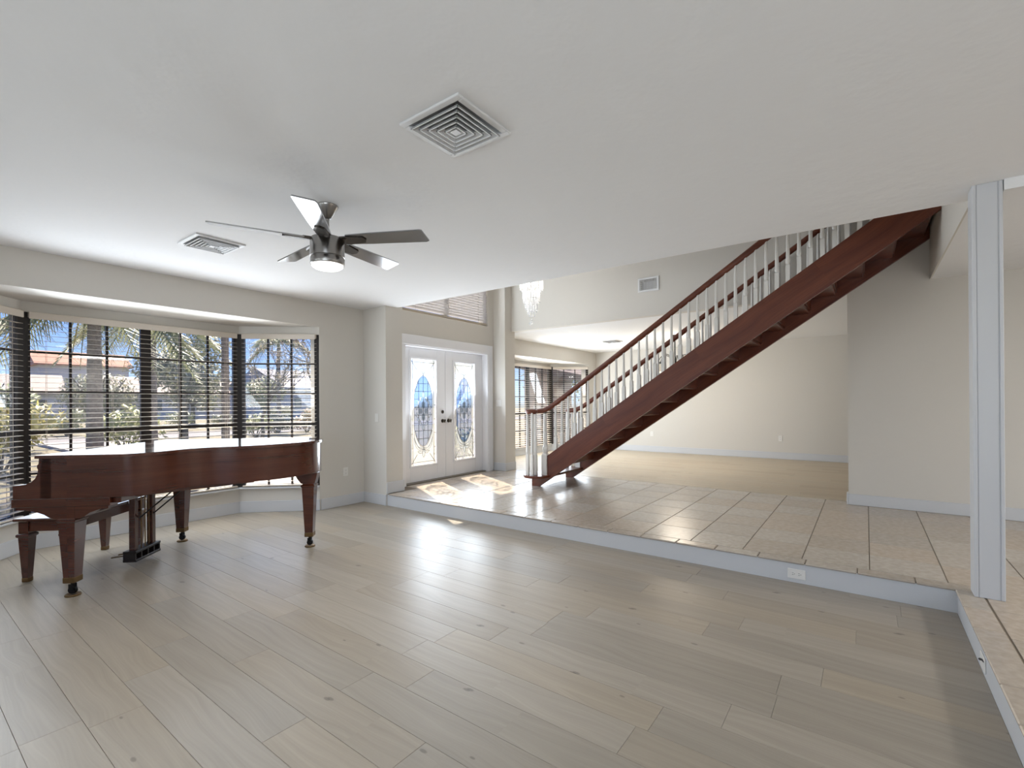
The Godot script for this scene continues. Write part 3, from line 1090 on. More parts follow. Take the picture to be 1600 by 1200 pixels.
		blade.call([Vector3(cx, bp - 0.02, 0), Vector3(cx + m * 0.09, bp - 0.02, 0), Vector3(cx + m * 0.16, bp + 0.06, 0), Vector3(cx + m * 0.19, bp + 0.16, 0)], 0.016)
		blade.call([Vector3(cx, bp - 0.03, 0), Vector3(cx + m * 0.055, bp - 0.07, 0), Vector3(cx + m * 0.12, bp - 0.05, 0)], 0.016)
	blade.call([Vector3(cx, au + 0.02, 0), Vector3(cx, au + 0.08, 0), Vector3(cx, au + 0.15, 0)], 0.022)
	blade.call([Vector3(cx, at - 0.02, 0), Vector3(cx, at - 0.09, 0), Vector3(cx, at - 0.17, 0)], 0.026)
	var my := (at + au) / 2
	for m in [-1.0, 1.0]:
		blade.call([Vector3(cx, my + m * 0.20, 0), Vector3(cx, my + m * 0.25, 0), Vector3(cx, my + m * 0.30, 0)], 0.024)
		for n in [-1.0, 1.0]:
			for a in [[0.055, 0.19], [0.095, 0.13], [0.125, 0.06]]:
				blade.call([Vector3(cx + n * (a[0] - 0.028), my + m * (a[1] + 0.02), 0), Vector3(cx + n * (a[0] + 0.006), my + m * (a[1] + 0.012), 0), Vector3(cx + n * (a[0] + 0.012), my + m * (a[1] - 0.04), 0)], 0.016)
	st = begin()
	for k in 4:
		var a := PI / 2 * k
		var u := Vector2(cos(a), sin(a) * 1.5)
		var v := Vector2(-sin(a), cos(a) * 1.5)
		var poly := PackedVector2Array()
		for c in [[0.012, 0.0], [0.035, 0.03], [0.085, 0.03], [0.10, 0.0], [0.085, -0.03], [0.035, -0.03]]:
			poly.append(Vector2(cx, my) + u * c[0] + v * c[1])
		prism(st, poly, zg, zg + 0.006)
	obj("medallion", st.commit(), M.glass_grey, o)
	# knob and deadbolt
	var kx := w - 0.065 if s > 0 else 0.065
	knob(o, kx, 1.075)
	if s > 0:
		st = begin()
		lathe(st, [Vector2(0, 0.016), Vector2(0.022, 0.016), Vector2(0.027, 0.010), Vector2(0.029, 0)].map(func(v): return v), 18, Transform3D(Basis(Vector3(1, 0, 0), PI / 2), Vector3(kx, 1.22, 0)))
		box(st, Vector3(kx - 0.005, 1.20, 0.012), Vector3(kx + 0.005, 1.24, 0.026), 0.002)
		obj("deadbolt", st.commit(), M.knob_dark, o)

func knob(o: Node3D, kx: float, ky: float) -> void:
	var st := begin()
	lathe(st, [Vector2(0.032, 0), Vector2(0.031, 0.006), Vector2(0.014, 0.010), Vector2(0.011, 0.03), Vector2(0.020, 0.036), Vector2(0.028, 0.048), Vector2(0.027, 0.060), Vector2(0.018, 0.068), Vector2(0, 0.070)], 18, Transform3D(Basis(Vector3(1, 0, 0), PI / 2), Vector3(kx, ky, 0)))
	obj("door_knob", st.commit(), M.knob_dark, o)

func upper_window() -> void:
	var xf := facet(Vector2(-5.44, -4.60), Vector2(-5.44, -6.53))
	var o := holder("window_8")
	o.transform = xf
	var w := 1.93
	var st := begin()
	box(st, Vector3(0, 2.71, -0.05), Vector3(0.04, 4.35, 0))
	box(st, Vector3(w - 0.04, 2.71, -0.05), Vector3(w, 4.35, 0))
	box(st, Vector3(0.04, 2.71, -0.05), Vector3(w - 0.04, 2.75, 0))
	box(st, Vector3(0.04, 4.31, -0.05), Vector3(w - 0.04, 4.35, 0))
	box(st, Vector3(w / 2 - 0.04, 2.75, -0.05), Vector3(w / 2 + 0.04, 4.31, 0))
	obj("frame", st.commit(), M.bronze, o)
	obj("pane", boxm(Vector3(0.04, 2.75, -0.03), Vector3(w / 2 - 0.04, 4.31, -0.026)), M.glass, o)
	obj("pane", boxm(Vector3(w / 2 + 0.04, 2.75, -0.03), Vector3(w - 0.04, 4.31, -0.026)), M.glass, o)
	var b := thing("window_blind", "closed cream slatted blind in the high window above the entrance doors", "blind")
	b.transform = xf
	var slat := boxm(Vector3(0.012, -0.029, -0.0012), Vector3(w - 0.012, 0.029, 0.0012))
	var y := 2.79
	while y < 4.3:
		obj("slat", slat, M.blind_closed, b, Transform3D(Basis(Vector3(1, 0, 0), deg_to_rad(34.0)), Vector3(0, y, 0.05)))
		y += 0.043
	obj("bottom_rail", boxm(Vector3(0.012, 2.722, 0.03), Vector3(w - 0.012, 2.752, 0.075), 0.004), M.cord, b)
	obj("valance", boxm(Vector3(0.012, 4.27, 0.02), Vector3(w - 0.012, 4.345, 0.078), 0.004), M.blind_closed, b)
	for x in [0.25, w / 2, w - 0.25]:
		obj("ladder_cord", boxm(Vector3(x - 0.0012, 2.74, 0.077), Vector3(x + 0.0012, 4.28, 0.079)), M.cord, b)

# ---------------------------------------------------------------- staircase
func stringer_top(x: float) -> float:
	return 0.606 + 0.672 * (x + 3.63)

func rail_line(x: float) -> float:
	var s := 1.685 + 0.667 * (x + 2.98)
	var flat := 1.222
	var d := s - flat
	# soft change from the level run to the slope
	return flat + (d + sqrt(d * d + 0.004)) / 2.0

func baluster_mesh(height: float, base: float) -> ArrayMesh:
	var st := begin()
	square_post(st, [[0.020, -0.03], [0.020, base], [0.013, base + 0.018]])
	lathe(st, [Vector2(0.013, base + 0.012), Vector2(0.021, base + 0.03), Vector2(0.0225, base + 0.05), Vector2(0.019, base + 0.075), Vector2(0.0185, base + 0.10), Vector2(0.0125, height), Vector2(0.0125, height + 0.03)], 10)
	return st.commit()

func staircase() -> void:
	var s := thing("staircase", "open staircase with reddish brown stringers, white balusters and brown handrails", "staircase", Vector3(-3.83, FL, -6.24))
	var o := s.position
	var wood: Material = M.stair_wood
	var ang := atan(0.672)
	var rot := Basis(Vector3(0, 0, 1), ang)
	var foot := Vector3(-3.83, FL, 0)
	var world := [Vector2(-3.895, FL), Vector2(-3.774, FL), Vector2(XV - 0.004, 0.166 + 0.671 * (XV + 3.774)), Vector2(XV - 0.004, stringer_top(XV)), Vector2(-3.63, 0.606), Vector2(-3.63, 0.300), Vector2(-3.895, 0.300)]
	var poly := PackedVector2Array()
	for p in world:
		var q: Vector3 = rot.inverse() * (Vector3(p.x, p.y, 0) - foot)
		poly.append(Vector2(q.x, q.y))
	for z in [-5.775, -6.745]:
		var st := begin()
		prism(st, poly, z - o.z, z - o.z + 0.045, Transform3D())
		obj("stringer", st.commit(), wood, s, Transform3D(rot, Vector3.ZERO))
	# treads and risers
	var rise := 0.175
	for i in range(1, 19):
		var y := FL + rise * i
		var x := -3.63 + (y + 0.06 - 0.606) / 0.672
		if x > XV - 0.05:
			break
		if i == 1:
			var plan := PackedVector2Array([Vector2(-3.60, -6.76), Vector2(-3.60, -5.70), Vector2(-3.62, -5.60), Vector2(-3.68, -5.53), Vector2(-3.77, -5.495), Vector2(-3.87, -5.515), Vector2(-3.94, -5.59), Vector2(-3.965, -5.70), Vector2(-3.965, -6.76)])
			for k in plan.size():
				plan[k] -= Vector2(o.x, o.z)
			var st := begin()
			slab(st, plan, 0.300 - FL, y - FL, true)
			obj("tread", st.commit(), wood, s)
			continue
		obj("tread", boxm(Vector3(x - o.x, y - 0.034 - FL, -6.70 - o.z), Vector3(minf(x + 0.285, XV) - o.x, y - FL, -5.775 - o.z), 0.006), wood, s)
		if i > 2:
			obj("riser", boxm(Vector3(x + 0.022 - o.x, y - rise - FL, -6.70 - o.z), Vector3(x + 0.040 - o.x, y - 0.034 - FL, -5.775 - o.z)), wood, s)
	# balusters, one mesh for the slope and stretched copies where the rail levels out
	var mesh := baluster_mesh(0.60, 0.17)
	for z in [-5.752, -6.722]:
		var x := -3.50
		while x < XV - 0.05:
			var y0 := stringer_top(x)
			var y1 := rail_line(x) - 0.040
			var b := Basis.from_scale(Vector3(1, (y1 - y0) / 0.60, 1))
			obj("baluster", mesh, M.rail_white, s, Transform3D(b, Vector3(x, y0, z) - o))
			x += 0.1018
		# newel and the cluster under the volute
		var m := 1.0 if z > -6.0 else -1.0
		var nst := begin()
		square_post(nst, [[0.041, 0.0], [0.041, 0.28], [0.028, 0.305]])
		lathe(nst, [Vector2(0.022, 0.295), Vector2(0.038, 0.32), Vector2(0.043, 0.36), Vector2(0.036, 0.40), Vector2(0.025, 0.42), Vector2(0.031, 0.44), Vector2(0.030, 0.47), Vector2(0.022, 0.84), Vector2(0.022, 0.87)], 14)
		obj("newel_post", nst.commit(), M.rail_white, s, Transform3D(Basis(), Vector3(-3.672, 0.332, z + m * 0.005) - o))
		var tall := baluster_mesh(0.85, 0.28)
		for c in [Vector2(-3.775, 0.185), Vector2(-3.872, 0.160), Vector2(-3.925, 0.075), Vector2(-3.875, 0.0), Vector2(-3.775, 0.095)]:
			obj("baluster", tall, M.rail_white, s, Transform3D(Basis(), Vector3(c.x, 0.332, z + m * c.y) - o))
		# handrail with volute
		var pts := []
		var xx := XV - 0.01
		while xx > -3.80:
			pts.append(Vector3(xx, rail_line(xx), z) - o)
			xx -= 0.06
		var yv := rail_line(-3.9)
		for k in 15:
			var a := -PI / 2 - TAU * 0.85 * k / 14.0
			var r := 0.092 - 0.045 * k / 14.0
			pts.append(Vector3(-3.83 + cos(a) * r, yv, z + m * (0.092 + sin(a) * r)) - o)
		var st := begin()
		tube(st, pts, 0.030, 12, 1.18)
		obj("handrail", st.commit(), wood, s)

func column() -> void:
	var c := thing("column", "square white boxed column standing on the corner of the tiled step", "column", Vector3(0.593, FL, -4.0875))
	var h := CE - FL
	var m: Material = M.trim_white
	obj("core", boxm(Vector3(-0.060, 0, -0.0605), Vector3(0.060, h, 0.0605)), m, c)
	for s in [-1.0, 1.0]:
		var a := minf(s * 0.050, s * 0.068)
		var b := maxf(s * 0.050, s * 0.068)
		obj("side_board", boxm(Vector3(a, 0, -0.0675), Vector3(b, h, 0.0675), 0.0025), m, c)
		obj("face_board", boxm(Vector3(-0.0465, 0, minf(s * 0.055, s * 0.0645)), Vector3(0.0465, h, maxf(s * 0.055, s * 0.0645)), 0.002), m, c)

# ---------------------------------------------------------------- piano
const PIANO_AT := Vector3(-5.036, 0, -1.374)

func spline2(pts: Array, n: int) -> PackedVector2Array:
	var c := Curve2D.new()
	for i in pts.size():
		var t := Vector2.ZERO
		if i > 0 and i < pts.size() - 1:
			t = (pts[i + 1] - pts[i - 1]) / 6.0
		c.add_point(pts[i], -t, t)
	var out := PackedVector2Array()
	for i in n + 1:
		out.append(c.sample_baked(c.get_baked_length() * i / n, true))
	return out

func rim_curve() -> Array:
	return [Vector2(-0.725, 0.0), Vector2(-0.73, 0.22), Vector2(-0.705, 0.40), Vector2(-0.58, 0.52), Vector2(-0.40, 0.605), Vector2(-0.275, 0.74), Vector2(-0.215, 0.92), Vector2(-0.12, 1.08), Vector2(0.015, 1.225), Vector2(0.165, 1.335), Vector2(0.335, 1.40), Vector2(0.51, 1.39), Vector2(0.655, 1.29), Vector2(0.725, 1.12), Vector2(0.735, 0.85), Vector2(0.735, 0.0)]

func grow(p: PackedVector2Array, d: float) -> PackedVector2Array:
	var out := PackedVector2Array()
	for i in p.size():
		var t := (p[mini(i + 1, p.size() - 1)] - p[maxi(i - 1, 0)]).normalized()
		out.append(p[i] + Vector2(-t.y, t.x) * d)
	return out

func piano() -> void:
	var o := thing("grand_piano", "polished mahogany baby grand piano with closed lid in front of the bay window", "piano", PIANO_AT, deg_to_rad(132.53))
	var wd: Material = M.mahogany
	var curve := spline2(rim_curve(), 72)
	# rim
	var st := begin()
	var outer := PackedVector2Array([Vector2(-0.725, -0.17)])
	outer.append_array(curve)
	outer.append(Vector2(0.735, -0.17))
	slab(st, outer, 0.705, 0.988, true)
	obj("rim", st.commit(), wd, o)
	# lid: front flap and main leaf, with a little overhang
	var big := grow(curve, 0.02)
	if big[0].x > curve[0].x:
		big = grow(curve, -0.02)
	var front := PackedVector2Array([Vector2(-0.745, -0.19)])
	var main := PackedVector2Array()
	var split := 0.215
	for i in big.size():
		if big[i].y > split + 0.001:
			main.append(big[i])
	front.append(Vector2(big[0].x, 0.05))
	front.append(Vector2(-0.75, split - 0.001))
	front.append(Vector2(0.755, split - 0.001))
	front.append(Vector2(0.755, -0.19))
	var m2 := PackedVector2Array([Vector2(-0.75, split + 0.001)])
	m2.append_array(main)
	m2.append(Vector2(0.755, split + 0.001))
	for a in [["lid_front_flap", front], ["lid", m2]]:
		st = begin()
		slab(st, a[1], 0.990, 1.009, true)
		var inner := PackedVector2Array(a[1])
		var c := Vector2.ZERO
		for p in inner:
			c += p / inner.size()
		for k in inner.size():
			inner[k] += (c - inner[k]).normalized() * 0.004 if absf(inner[k].y - split) > 0.01 else Vector2.ZERO
		slab(st, inner, 1.009, 1.012, true)
		obj(a[0], st.commit(), M.lid_wood, o)
	# arms: cheek profile in (v, y)
	var cheek := PackedVector2Array()
	for p in [[-0.345, 0.69], [-0.345, 0.800], [-0.300, 0.803], [-0.262, 0.808], [-0.228, 0.824], [-0.203, 0.848], [-0.188, 0.880], [-0.184, 0.910], [-0.190, 0.925], [-0.190, 0.940], [-0.180, 0.952], [-0.178, 0.988], [-0.10, 0.988], [-0.10, 0.69]]:
		cheek.append(Vector2(p[0], p[1]))
	for u in [[-0.725, -0.66], [0.67, 0.735]]:
		st = begin()
		prism(st, cheek, u[0], u[1], Transform3D(Basis(Vector3(0, 0, 1), Vector3(0, 1, 0), Vector3(-1, 0, 0)).orthonormalized(), Vector3(u[0] + u[1], 0, 0)))
		obj("arm", st.commit(), wd, o)
	st = begin()
	var fall := PackedVector2Array()
	for p in [[-0.325, 0.69], [-0.325, 0.755], [-0.305, 0.775], [-0.24, 0.785], [-0.20, 0.81], [-0.185, 0.86], [-0.175, 0.93], [-0.165, 0.93], [-0.165, 0.69]]:
		fall.append(Vector2(p[0], p[1]))
	prism(st, fall, -0.67, 0.66, Transform3D(Basis(Vector3(0, 0, 1), Vector3(0, 1, 0), Vector3(-1, 0, 0)), Vector3.ZERO))
	obj("fallboard", st.commit(), wd, o)
	obj("keybed", boxm(Vector3(-0.732, 0.645, -0.355), Vector3(0.742, 0.706, 0.285), 0.004), wd, o)
	obj("keybed_rail", boxm(Vector3(-0.70, 0.66, 0.285), Vector3(0.71, 0.705, 0.34), 0.003), wd, o)
	# beams under the case
	st = begin()
	for a in [[Vector3(-0.2, 0.66, 0.34), Vector3(0.34, 0.66, 1.30)], [Vector3(0.45, 0.66, 0.34), Vector3(0.42, 0.66, 1.25)], [Vector3(-0.55, 0.66, 0.34), Vector3(0.0, 0.66, 0.95)]]:
		bar(st, a[0] + Vector3(0, 0.045, 0), a[1] + Vector3(0, 0.045, 0), 0.05, 0.07)
	obj("back_post", st.commit(), wd, o)
	# legs with ferrule, caster and floor cup
	for l in [Vector3(-0.675, 0.645, 0.0), Vector3(0.675, 0.645, 0.0), Vector3(0.335, 0.705, 1.33)]:
		var tall: float = l.y
		st = begin()
		var top := 0.55 if tall < 0.7 else 0.59
		square_post(st, [[0.036, 0.115], [0.037, 0.15], [0.055, top - 0.02], [0.062, top - 0.012], [0.064, top], [0.058, top + 0.004], [0.050, top + 0.012], [0.050, tall]], Transform3D(Basis(), Vector3(l.x, 0, l.z)))
		var leg := obj("leg", st.commit(), wd, o)
		st = begin()
		square_post(st, [[0.0355, 0.098], [0.0385, 0.102], [0.0385, 0.135], [0.0375, 0.138]], Transform3D(Basis(), Vector3(l.x, 0, l.z)))
		obj("ferrule", st.commit(), M.old_brass, leg)
		st = begin()
		lathe(st, [Vector2(0, 0.098), Vector2(0.016, 0.098), Vector2(0.013, 0.085), Vector2(0.013, 0.06)].duplicate(), 12, Transform3D(Basis(), Vector3(l.x, 0, l.z)))
		for s in [-0.016, 0.016]:
			box(st, Vector3(l.x + s - 0.003, 0.035, l.z - 0.018), Vector3(l.x + s + 0.003, 0.085, l.z + 0.014), 0.001)
		lathe(st, [Vector2(0, -0.012), Vector2(0.026, -0.012), Vector2(0.029, 0), Vector2(0.026, 0.012), Vector2(0, 0.012)], 16, Transform3D(Basis(Vector3(0, 0, 1), PI / 2), Vector3(l.x, 0.040, l.z)))
		obj("caster", st.commit(), M.iron, leg)
		st = begin()
		lathe(st, [Vector2(0, 0.002), Vector2(0.046, 0.0), Vector2(0.048, 0.005), Vector2(0.044, 0.012), Vector2(0.036, 0.012), Vector2(0.030, 0.009), Vector2(0, 0.009)], 20, Transform3D(Basis(), Vector3(l.x, 0, l.z)))
		obj("floor_cup", st.commit(), M.old_brass, leg)
		# curved bracket above the leg
		var br := PackedVector2Array()
		if tall < 0.7:
			for p in [[-0.33, 0.645], [-0.33, 0.628], [-0.27, 0.625], [-0.20, 0.612], [-0.15, 0.593], [-0.115, 0.570], [-0.085, 0.560], [0.085, 0.560], [0.115, 0.575], [0.15, 0.600], [0.21, 0.622], [0.27, 0.628], [0.27, 0.645]]:
				br.append(Vector2(p[0], p[1]))
		else:
			for p in [[-0.17, 0.705], [-0.15, 0.685], [-0.11, 0.675], [-0.09, 0.640], [-0.06, 0.605], [0.06, 0.605], [0.075, 0.66], [0.085, 0.705]]:
				br.append(Vector2(p[0], p[1]))
		st = begin()
		prism(st, br, -0.048, 0.048, Transform3D(Basis(Vector3(0, 0, 1), Vector3(0, 1, 0), Vector3(-1, 0, 0)), Vector3(l.x, 0, l.z)))
		obj("leg_bracket", st.commit(), wd, leg)
	# lyre with pedals
	st = begin()
	for u in [-0.075, 0.155]:
		box(st, Vector3(u - 0.022, 0.13, 0.0), Vector3(u + 0.022, 0.645, 0.05), 0.004)
	box(st, Vector3(-0.11, 0.61, -0.01), Vector3(0.19, 0.645, 0.06), 0.003)
	var lyre := obj("lyre", st.commit(), wd, o)
	st = begin()
	box(st, Vector3(-0.125, 0.05, -0.03), Vector3(0.205, 0.07, 0.075), 0.003)
	box(st, Vector3(-0.125, 0.12, -0.03), Vector3(0.205, 0.14, 0.075), 0.003)
	for u in [-0.12, -0.045, 0.04, 0.12, 0.195]:
		box(st, Vector3(u - 0.007, 0.07, -0.025), Vector3(u + 0.007, 0.12, 0.07))
	obj("pedal_box", st.commit(), M.black_wood, lyre)
	for u in [-0.045, 0.04, 0.125]:
		obj("pedal", tubem([Vector3(u, 0.085, 0.02), Vector3(u, 0.085, -0.05), Vector3(u, 0.078, -0.12), Vector3(u, 0.072, -0.165)], [0.008, 0.008, 0.013, 0.013], 10, 0.45), M.old_brass, lyre)
	for u in [-0.01, 0.04, 0.09]:
		obj("pedal_rod", tubem([Vector3(u, 0.13, 0.045), Vector3(u, 0.645, 0.045)], 0.0045, 6), M.old_brass, lyre)
	for u in [-0.04, 0.15]:
		obj("brace", tubem([Vector3(u, 0.40, 0.05), Vector3(u, 0.43, 0.085), Vector3(u, 0.665, 0.36)], 0.006, 6), M.iron, lyre)

func bench() -> void:
	var o := thing("piano_bench", "mahogany piano bench with tapered legs tucked under the keyboard", "bench", PIANO_AT, deg_to_rad(132.53))
	var wd: Material = M.mahogany
	obj("seat", boxm(Vector3(-0.395, 0.474, -0.635), Vector3(0.535, 0.496, -0.215), 0.006), M.lid_wood, o)
	obj("apron", boxm(Vector3(-0.345, 0.392, -0.60), Vector3(0.485, 0.474, -0.58)), wd, o)
	obj("apron", boxm(Vector3(-0.345, 0.392, -0.27), Vector3(0.485, 0.474, -0.25)), wd, o)
	obj("apron", boxm(Vector3(-0.36, 0.392, -0.575), Vector3(-0.34, 0.474, -0.275)), wd, o)
	obj("apron", boxm(Vector3(0.48, 0.392, -0.575), Vector3(0.50, 0.474, -0.275)), wd, o)
	for u in [-0.335, 0.475]:
		for v in [-0.575, -0.275]:
			var xf := Transform3D(Basis(), Vector3(u, 0, v))
			var st := begin()
			square_post(st, [[0.021, 0.03], [0.036, 0.345], [0.044, 0.352], [0.046, 0.362], [0.044, 0.372], [0.034, 0.378], [0.034, 0.474]], xf)
			var leg := obj("leg", st.commit(), wd, o)
			st = begin()
			square_post(st, [[0.020, 0.0], [0.0225, 0.004], [0.0225, 0.03], [0.0215, 0.032]], xf)
			obj("ferrule", st.commit(), M.old_brass, leg)

# ---------------------------------------------------------------- ceiling fan and fixtures
func fan() -> void:
	var o := thing("ceiling_fan", "brushed nickel ceiling fan with five silver blades and a lit round lamp", "ceiling fan", Vector3(-2.848, CE, -1.812))
	obj("canopy", lathem([Vector2(0, -0.088), Vector2(0.018, -0.088), Vector2(0.026, -0.082), Vector2(0.066, -0.012), Vector2(0.069, -0.004), Vector2(0.069, 0.0)], 32), M.nickel, o)
	obj("downrod", lathem([Vector2(0.0125, -0.225), Vector2(0.0125, -0.085)], 16), M.nickel, o)
	obj("motor_housing", lathem([Vector2(0, -0.205), Vector2(0.028, -0.205), Vector2(0.040, -0.215), Vector2(0.100, -0.217), Vector2(0.108, -0.225), Vector2(0.108, -0.338), Vector2(0.104, -0.341), Vector2(0.104, -0.346), Vector2(0.108, -0.349), Vector2(0.108, -0.385), Vector2(0.104, -0.392), Vector2(0.0, -0.392)], 48), M.nickel, o)
	var lens := obj("lamp_lens", lathem([Vector2(0.098, -0.390), Vector2(0.097, -0.402), Vector2(0.080, -0.413), Vector2(0.045, -0.420), Vector2(0, -0.422)], 40), M.lamp_glow, o)
	lens.set_meta("label", "glowing white lamp lens")
	var blade := begin()
	var out := PackedVector2Array([Vector2(0.145, -0.052), Vector2(0.30, -0.060), Vector2(0.655, -0.068), Vector2(0.675, -0.058), Vector2(0.660, 0.062), Vector2(0.645, 0.068), Vector2(0.30, 0.060), Vector2(0.145, 0.052)])
	slab(blade, out, -0.004, 0.004)
	var bm := blade.commit()
	var arm := begin()
	slab(arm, PackedVector2Array([Vector2(0.085, -0.035), Vector2(0.15, -0.045), Vector2(0.255, -0.030), Vector2(0.27, 0.0), Vector2(0.255, 0.030), Vector2(0.15, 0.045), Vector2(0.085, 0.035)]), -0.011, -0.004)
	box(arm, Vector3(0.07, -0.012, -0.03), Vector3(0.155, 0.010, 0.03), 0.004)
	var am := arm.commit()
	for k in 5:
		var a := deg_to_rad(-(42.5 + 72.0 * k))
		var xf := Transform3D(Basis(Vector3.UP, a) * Basis(Vector3(1, 0, 0), deg_to_rad(-12.0)), Vector3(0, -0.228, 0))
		var b := obj("blade", bm, M.chrome, o, xf)
		obj("blade_iron", am, M.knob_dark, b)
	var l := SpotLight3D.new()
	l.name = "fan_lamp"
	l.light_energy = 0.9
	l.light_color = Color(1.0, 0.99, 0.975)
	l.light_size = 0.09
	l.spot_range = 30.0
	l.spot_attenuation = 2.0
	l.spot_angle = 80.0
	l.shadow_enabled = true
	l.rotation.x = -PI / 2
	l.position = Vector3(0, -0.53, 0)
	o.add_child(l)

func diffuser(label: String, at: Vector3, half: float, rings: int) -> void:
	var o := thing("ceiling_vent", label, "vent", at)
	var d := 0.026
	var st := begin()
	# sheet metal duct rising behind the louvres
	var a0 := half * 0.83
	var dst := begin()
	for s in [[-a0, -a0, a0, -a0 + 0.003], [-a0, a0 - 0.003, a0, a0], [-a0, -a0, -a0 + 0.003, a0], [a0 - 0.003, -a0, a0, a0]]:
		box(dst, Vector3(s[0], 0.0, s[1]), Vector3(s[2], 0.45, s[3]))
	box(dst, Vector3(-a0, 0.45, -a0), Vector3(a0, 0.453, a0))
	obj("duct", dst.commit(), M.vent_white, o)
	var f := half * 0.17
	for s in [[-half, -half, half, -half + f], [-half, half - f, half, half], [-half, -half + f, -half + f, half - f], [half - f, -half + f, half, half - f]]:
		box(st, Vector3(s[0], -0.012, s[1]), Vector3(s[2], 0.0, s[3]), 0.003)
	obj("flange", st.commit(), M.vent_white, o)
	for k in rings:
		var a := half * 0.80 * (1.0 - float(k) / (rings + 0.35))
		var b := a - half * 0.105
		st = begin()
		var lo := -d
		var hi := -0.006
		for q in 4:
			var r := Basis(Vector3.UP, PI / 2 * q)
			for t in [0.0, 0.0025]:
				quad(st, r * Vector3(-a, lo + t, a), r * Vector3(a, lo + t, a), r * Vector3(b, hi + t, b), r * Vector3(-b, hi + t, b), Vector3.ZERO if t > 0 else (r * Vector3(0, -1, -0.8)).normalized())
			quad(st, r * Vector3(-a, lo, a), r * Vector3(a, lo, a), r * Vector3(a, lo + 0.005, a), r * Vector3(-a, lo + 0.005, a), r * Vector3(0, 0, 1))
			box(st, Vector3(-a, lo - 0.001, a - 0.006), Vector3(a, lo + 0.003, a), 0.0, Transform3D(r, Vector3.ZERO))
		obj("louver", st.commit(), M.vent_white, o)
	st = begin()
	square_post(st, [[half * 0.10, -d - 0.001], [half * 0.10, -d + 0.002], [half * 0.05, -0.008]])
	obj("centre_plate", st.commit(), M.vent_white, o)

func vents() -> void:
	diffuser("large square white air vent on the ceiling, alone in the open part of the ceiling", Vector3(-1.553, CE, -1.665), 0.186, 5)
	diffuser("square white air vent on the ceiling between the fan and the bay window", Vector3(-4.25, CE, -1.67), 0.182, 5)
	diffuser("small square vent on the living room ceiling beyond the foyer", Vector3(-4.25, LC, -9.25), 0.17, 4)
	var o := thing("wall_register", "white rectangular air grille high on the wall above the living room opening", "vent", Vector3(-2.573, 3.094, ZH))
	var st := begin()
	var w := 0.16
	var h := 0.104
	for s in [[-w, -h, w, -h + 0.028], [-w, h - 0.028, w, h], [-w, -h + 0.028, -w + 0.03, h - 0.028], [w - 0.03, -h + 0.028, w, h - 0.028]]:
		box(st, Vector3(s[0], s[1], 0), Vector3(s[2], s[3], 0.012), 0.003)
	obj("frame", st.commit(), M.vent_white, o)
	for k in 11:
		var x := -w + 0.03 + (2 * w - 0.06) * (k + 0.5) / 11.0
		obj("fin", boxm(Vector3(x - 0.003, -h + 0.028, 0.002), Vector3(x + 0.003, h - 0.028, 0.009)), M.vent_white, o)
	for k in 5:
		var y := -h + 0.028 + (2 * h - 0.056) * (k + 0.5) / 5.0
		obj("cross_fin", boxm(Vector3(-w + 0.03, y - 0.002, 0.001), Vector3(w - 0.03, y + 0.002, 0.006)), M.vent_white, o)

func chandelier() -> void:
	var o := thing("crystal_chandelier", "lit crystal drop chandelier hanging in the two-storey foyer", "chandelier", Vector3(-3.76, TOP, -5.55))
	obj("canopy", lathem([Vector2(0, -0.05), Vector2(0.03, -0.045), Vector2(0.08, -0.01), Vector2(0.08, 0)], 20), M.chrome, o)
	obj("chain", tubem([Vector3(0, -0.04, 0), Vector3(0, -2.1, 0)], 0.008, 6), M.chrome, o)
	var tiers := [[-2.15, 0.20, 0.26, 30], [-2.35, 0.165, 0.34, 26], [-2.62, 0.155, 0.26, 24], [-2.80, 0.115, 0.24, 18], [-2.93, 0.085, 0.20, 14], [-3.02, 0.05, 0.17, 8]]
	var r := RandomNumberGenerator.new()
	r.seed = 4
	for t in tiers:
		var ring := begin()
		var pts := []
		for k in 25:
			pts.append(Vector3(cos(TAU * k / 24) * t[1], t[0], sin(TAU * k / 24) * t[1]))
		tube(ring, pts, 0.005, 6)
		var hoop := obj("hoop", ring.commit(), M.chrome, o)
		var st := begin()
		for k in int(t[3]):
			var a: float = TAU * k / t[3]
			var l: float = t[2] * (0.72 + 0.28 * sin(a * 1.0 + 0.8) + r.randf_range(-0.05, 0.05))
			var p := Vector3(cos(a) * t[1], t[0], sin(a) * t[1])
			square_post(st, [[0.004, -l + 0.012], [0.009, -l + 0.022], [0.0085, -0.012], [0.003, -0.002]], Transform3D(Basis(Vector3.UP, a), p))
			ball(st, p + Vector3(0, -l - 0.004, 0), Vector3(0.011, 0.014, 0.011), 6, 4)
		obj("crystal_drops", st.commit(), M.crystal, hoop)
	var ends := begin()
	for p in [Vector3(0.0, -3.24, 0.0), Vector3(0.02, -3.275, 0.015), Vector3(-0.02, -3.285, 0.01)]:
		ball(ends, p, Vector3(0.018, 0.02, 0.018), 8, 6)
	tube(ends, [Vector3(0, -3.02, 0), Vector3(0, -3.25, 0)], 0.0025, 5)
	obj("end_crystals", ends.commit(), M.crystal, o)
	for k in 4:
		var a := TAU * k / 4 + 0.4
		for y in [-2.30, -2.72]:
			var st := begin()
			ball(st, Vector3(cos(a) * 0.07, y, sin(a) * 0.07), Vector3(0.02, 0.035, 0.02), 10, 8)
			obj("bulb", st.commit(), M.bulb_glow, o)
	for y in [-2.34, -2.76]:
		var l := OmniLight3D.new()
		l.name = "chandelier_light"
		l.light_energy = 0.08
		l.light_color = Color(1.0, 0.97, 0.93)
		l.light_size = 0.12
		l.omni_range = 30.0
		l.omni_attenuation = 2.0
		l.shadow_enabled = true
		l.position = Vector3(0, y, 0)
		o.add_child(l, true)

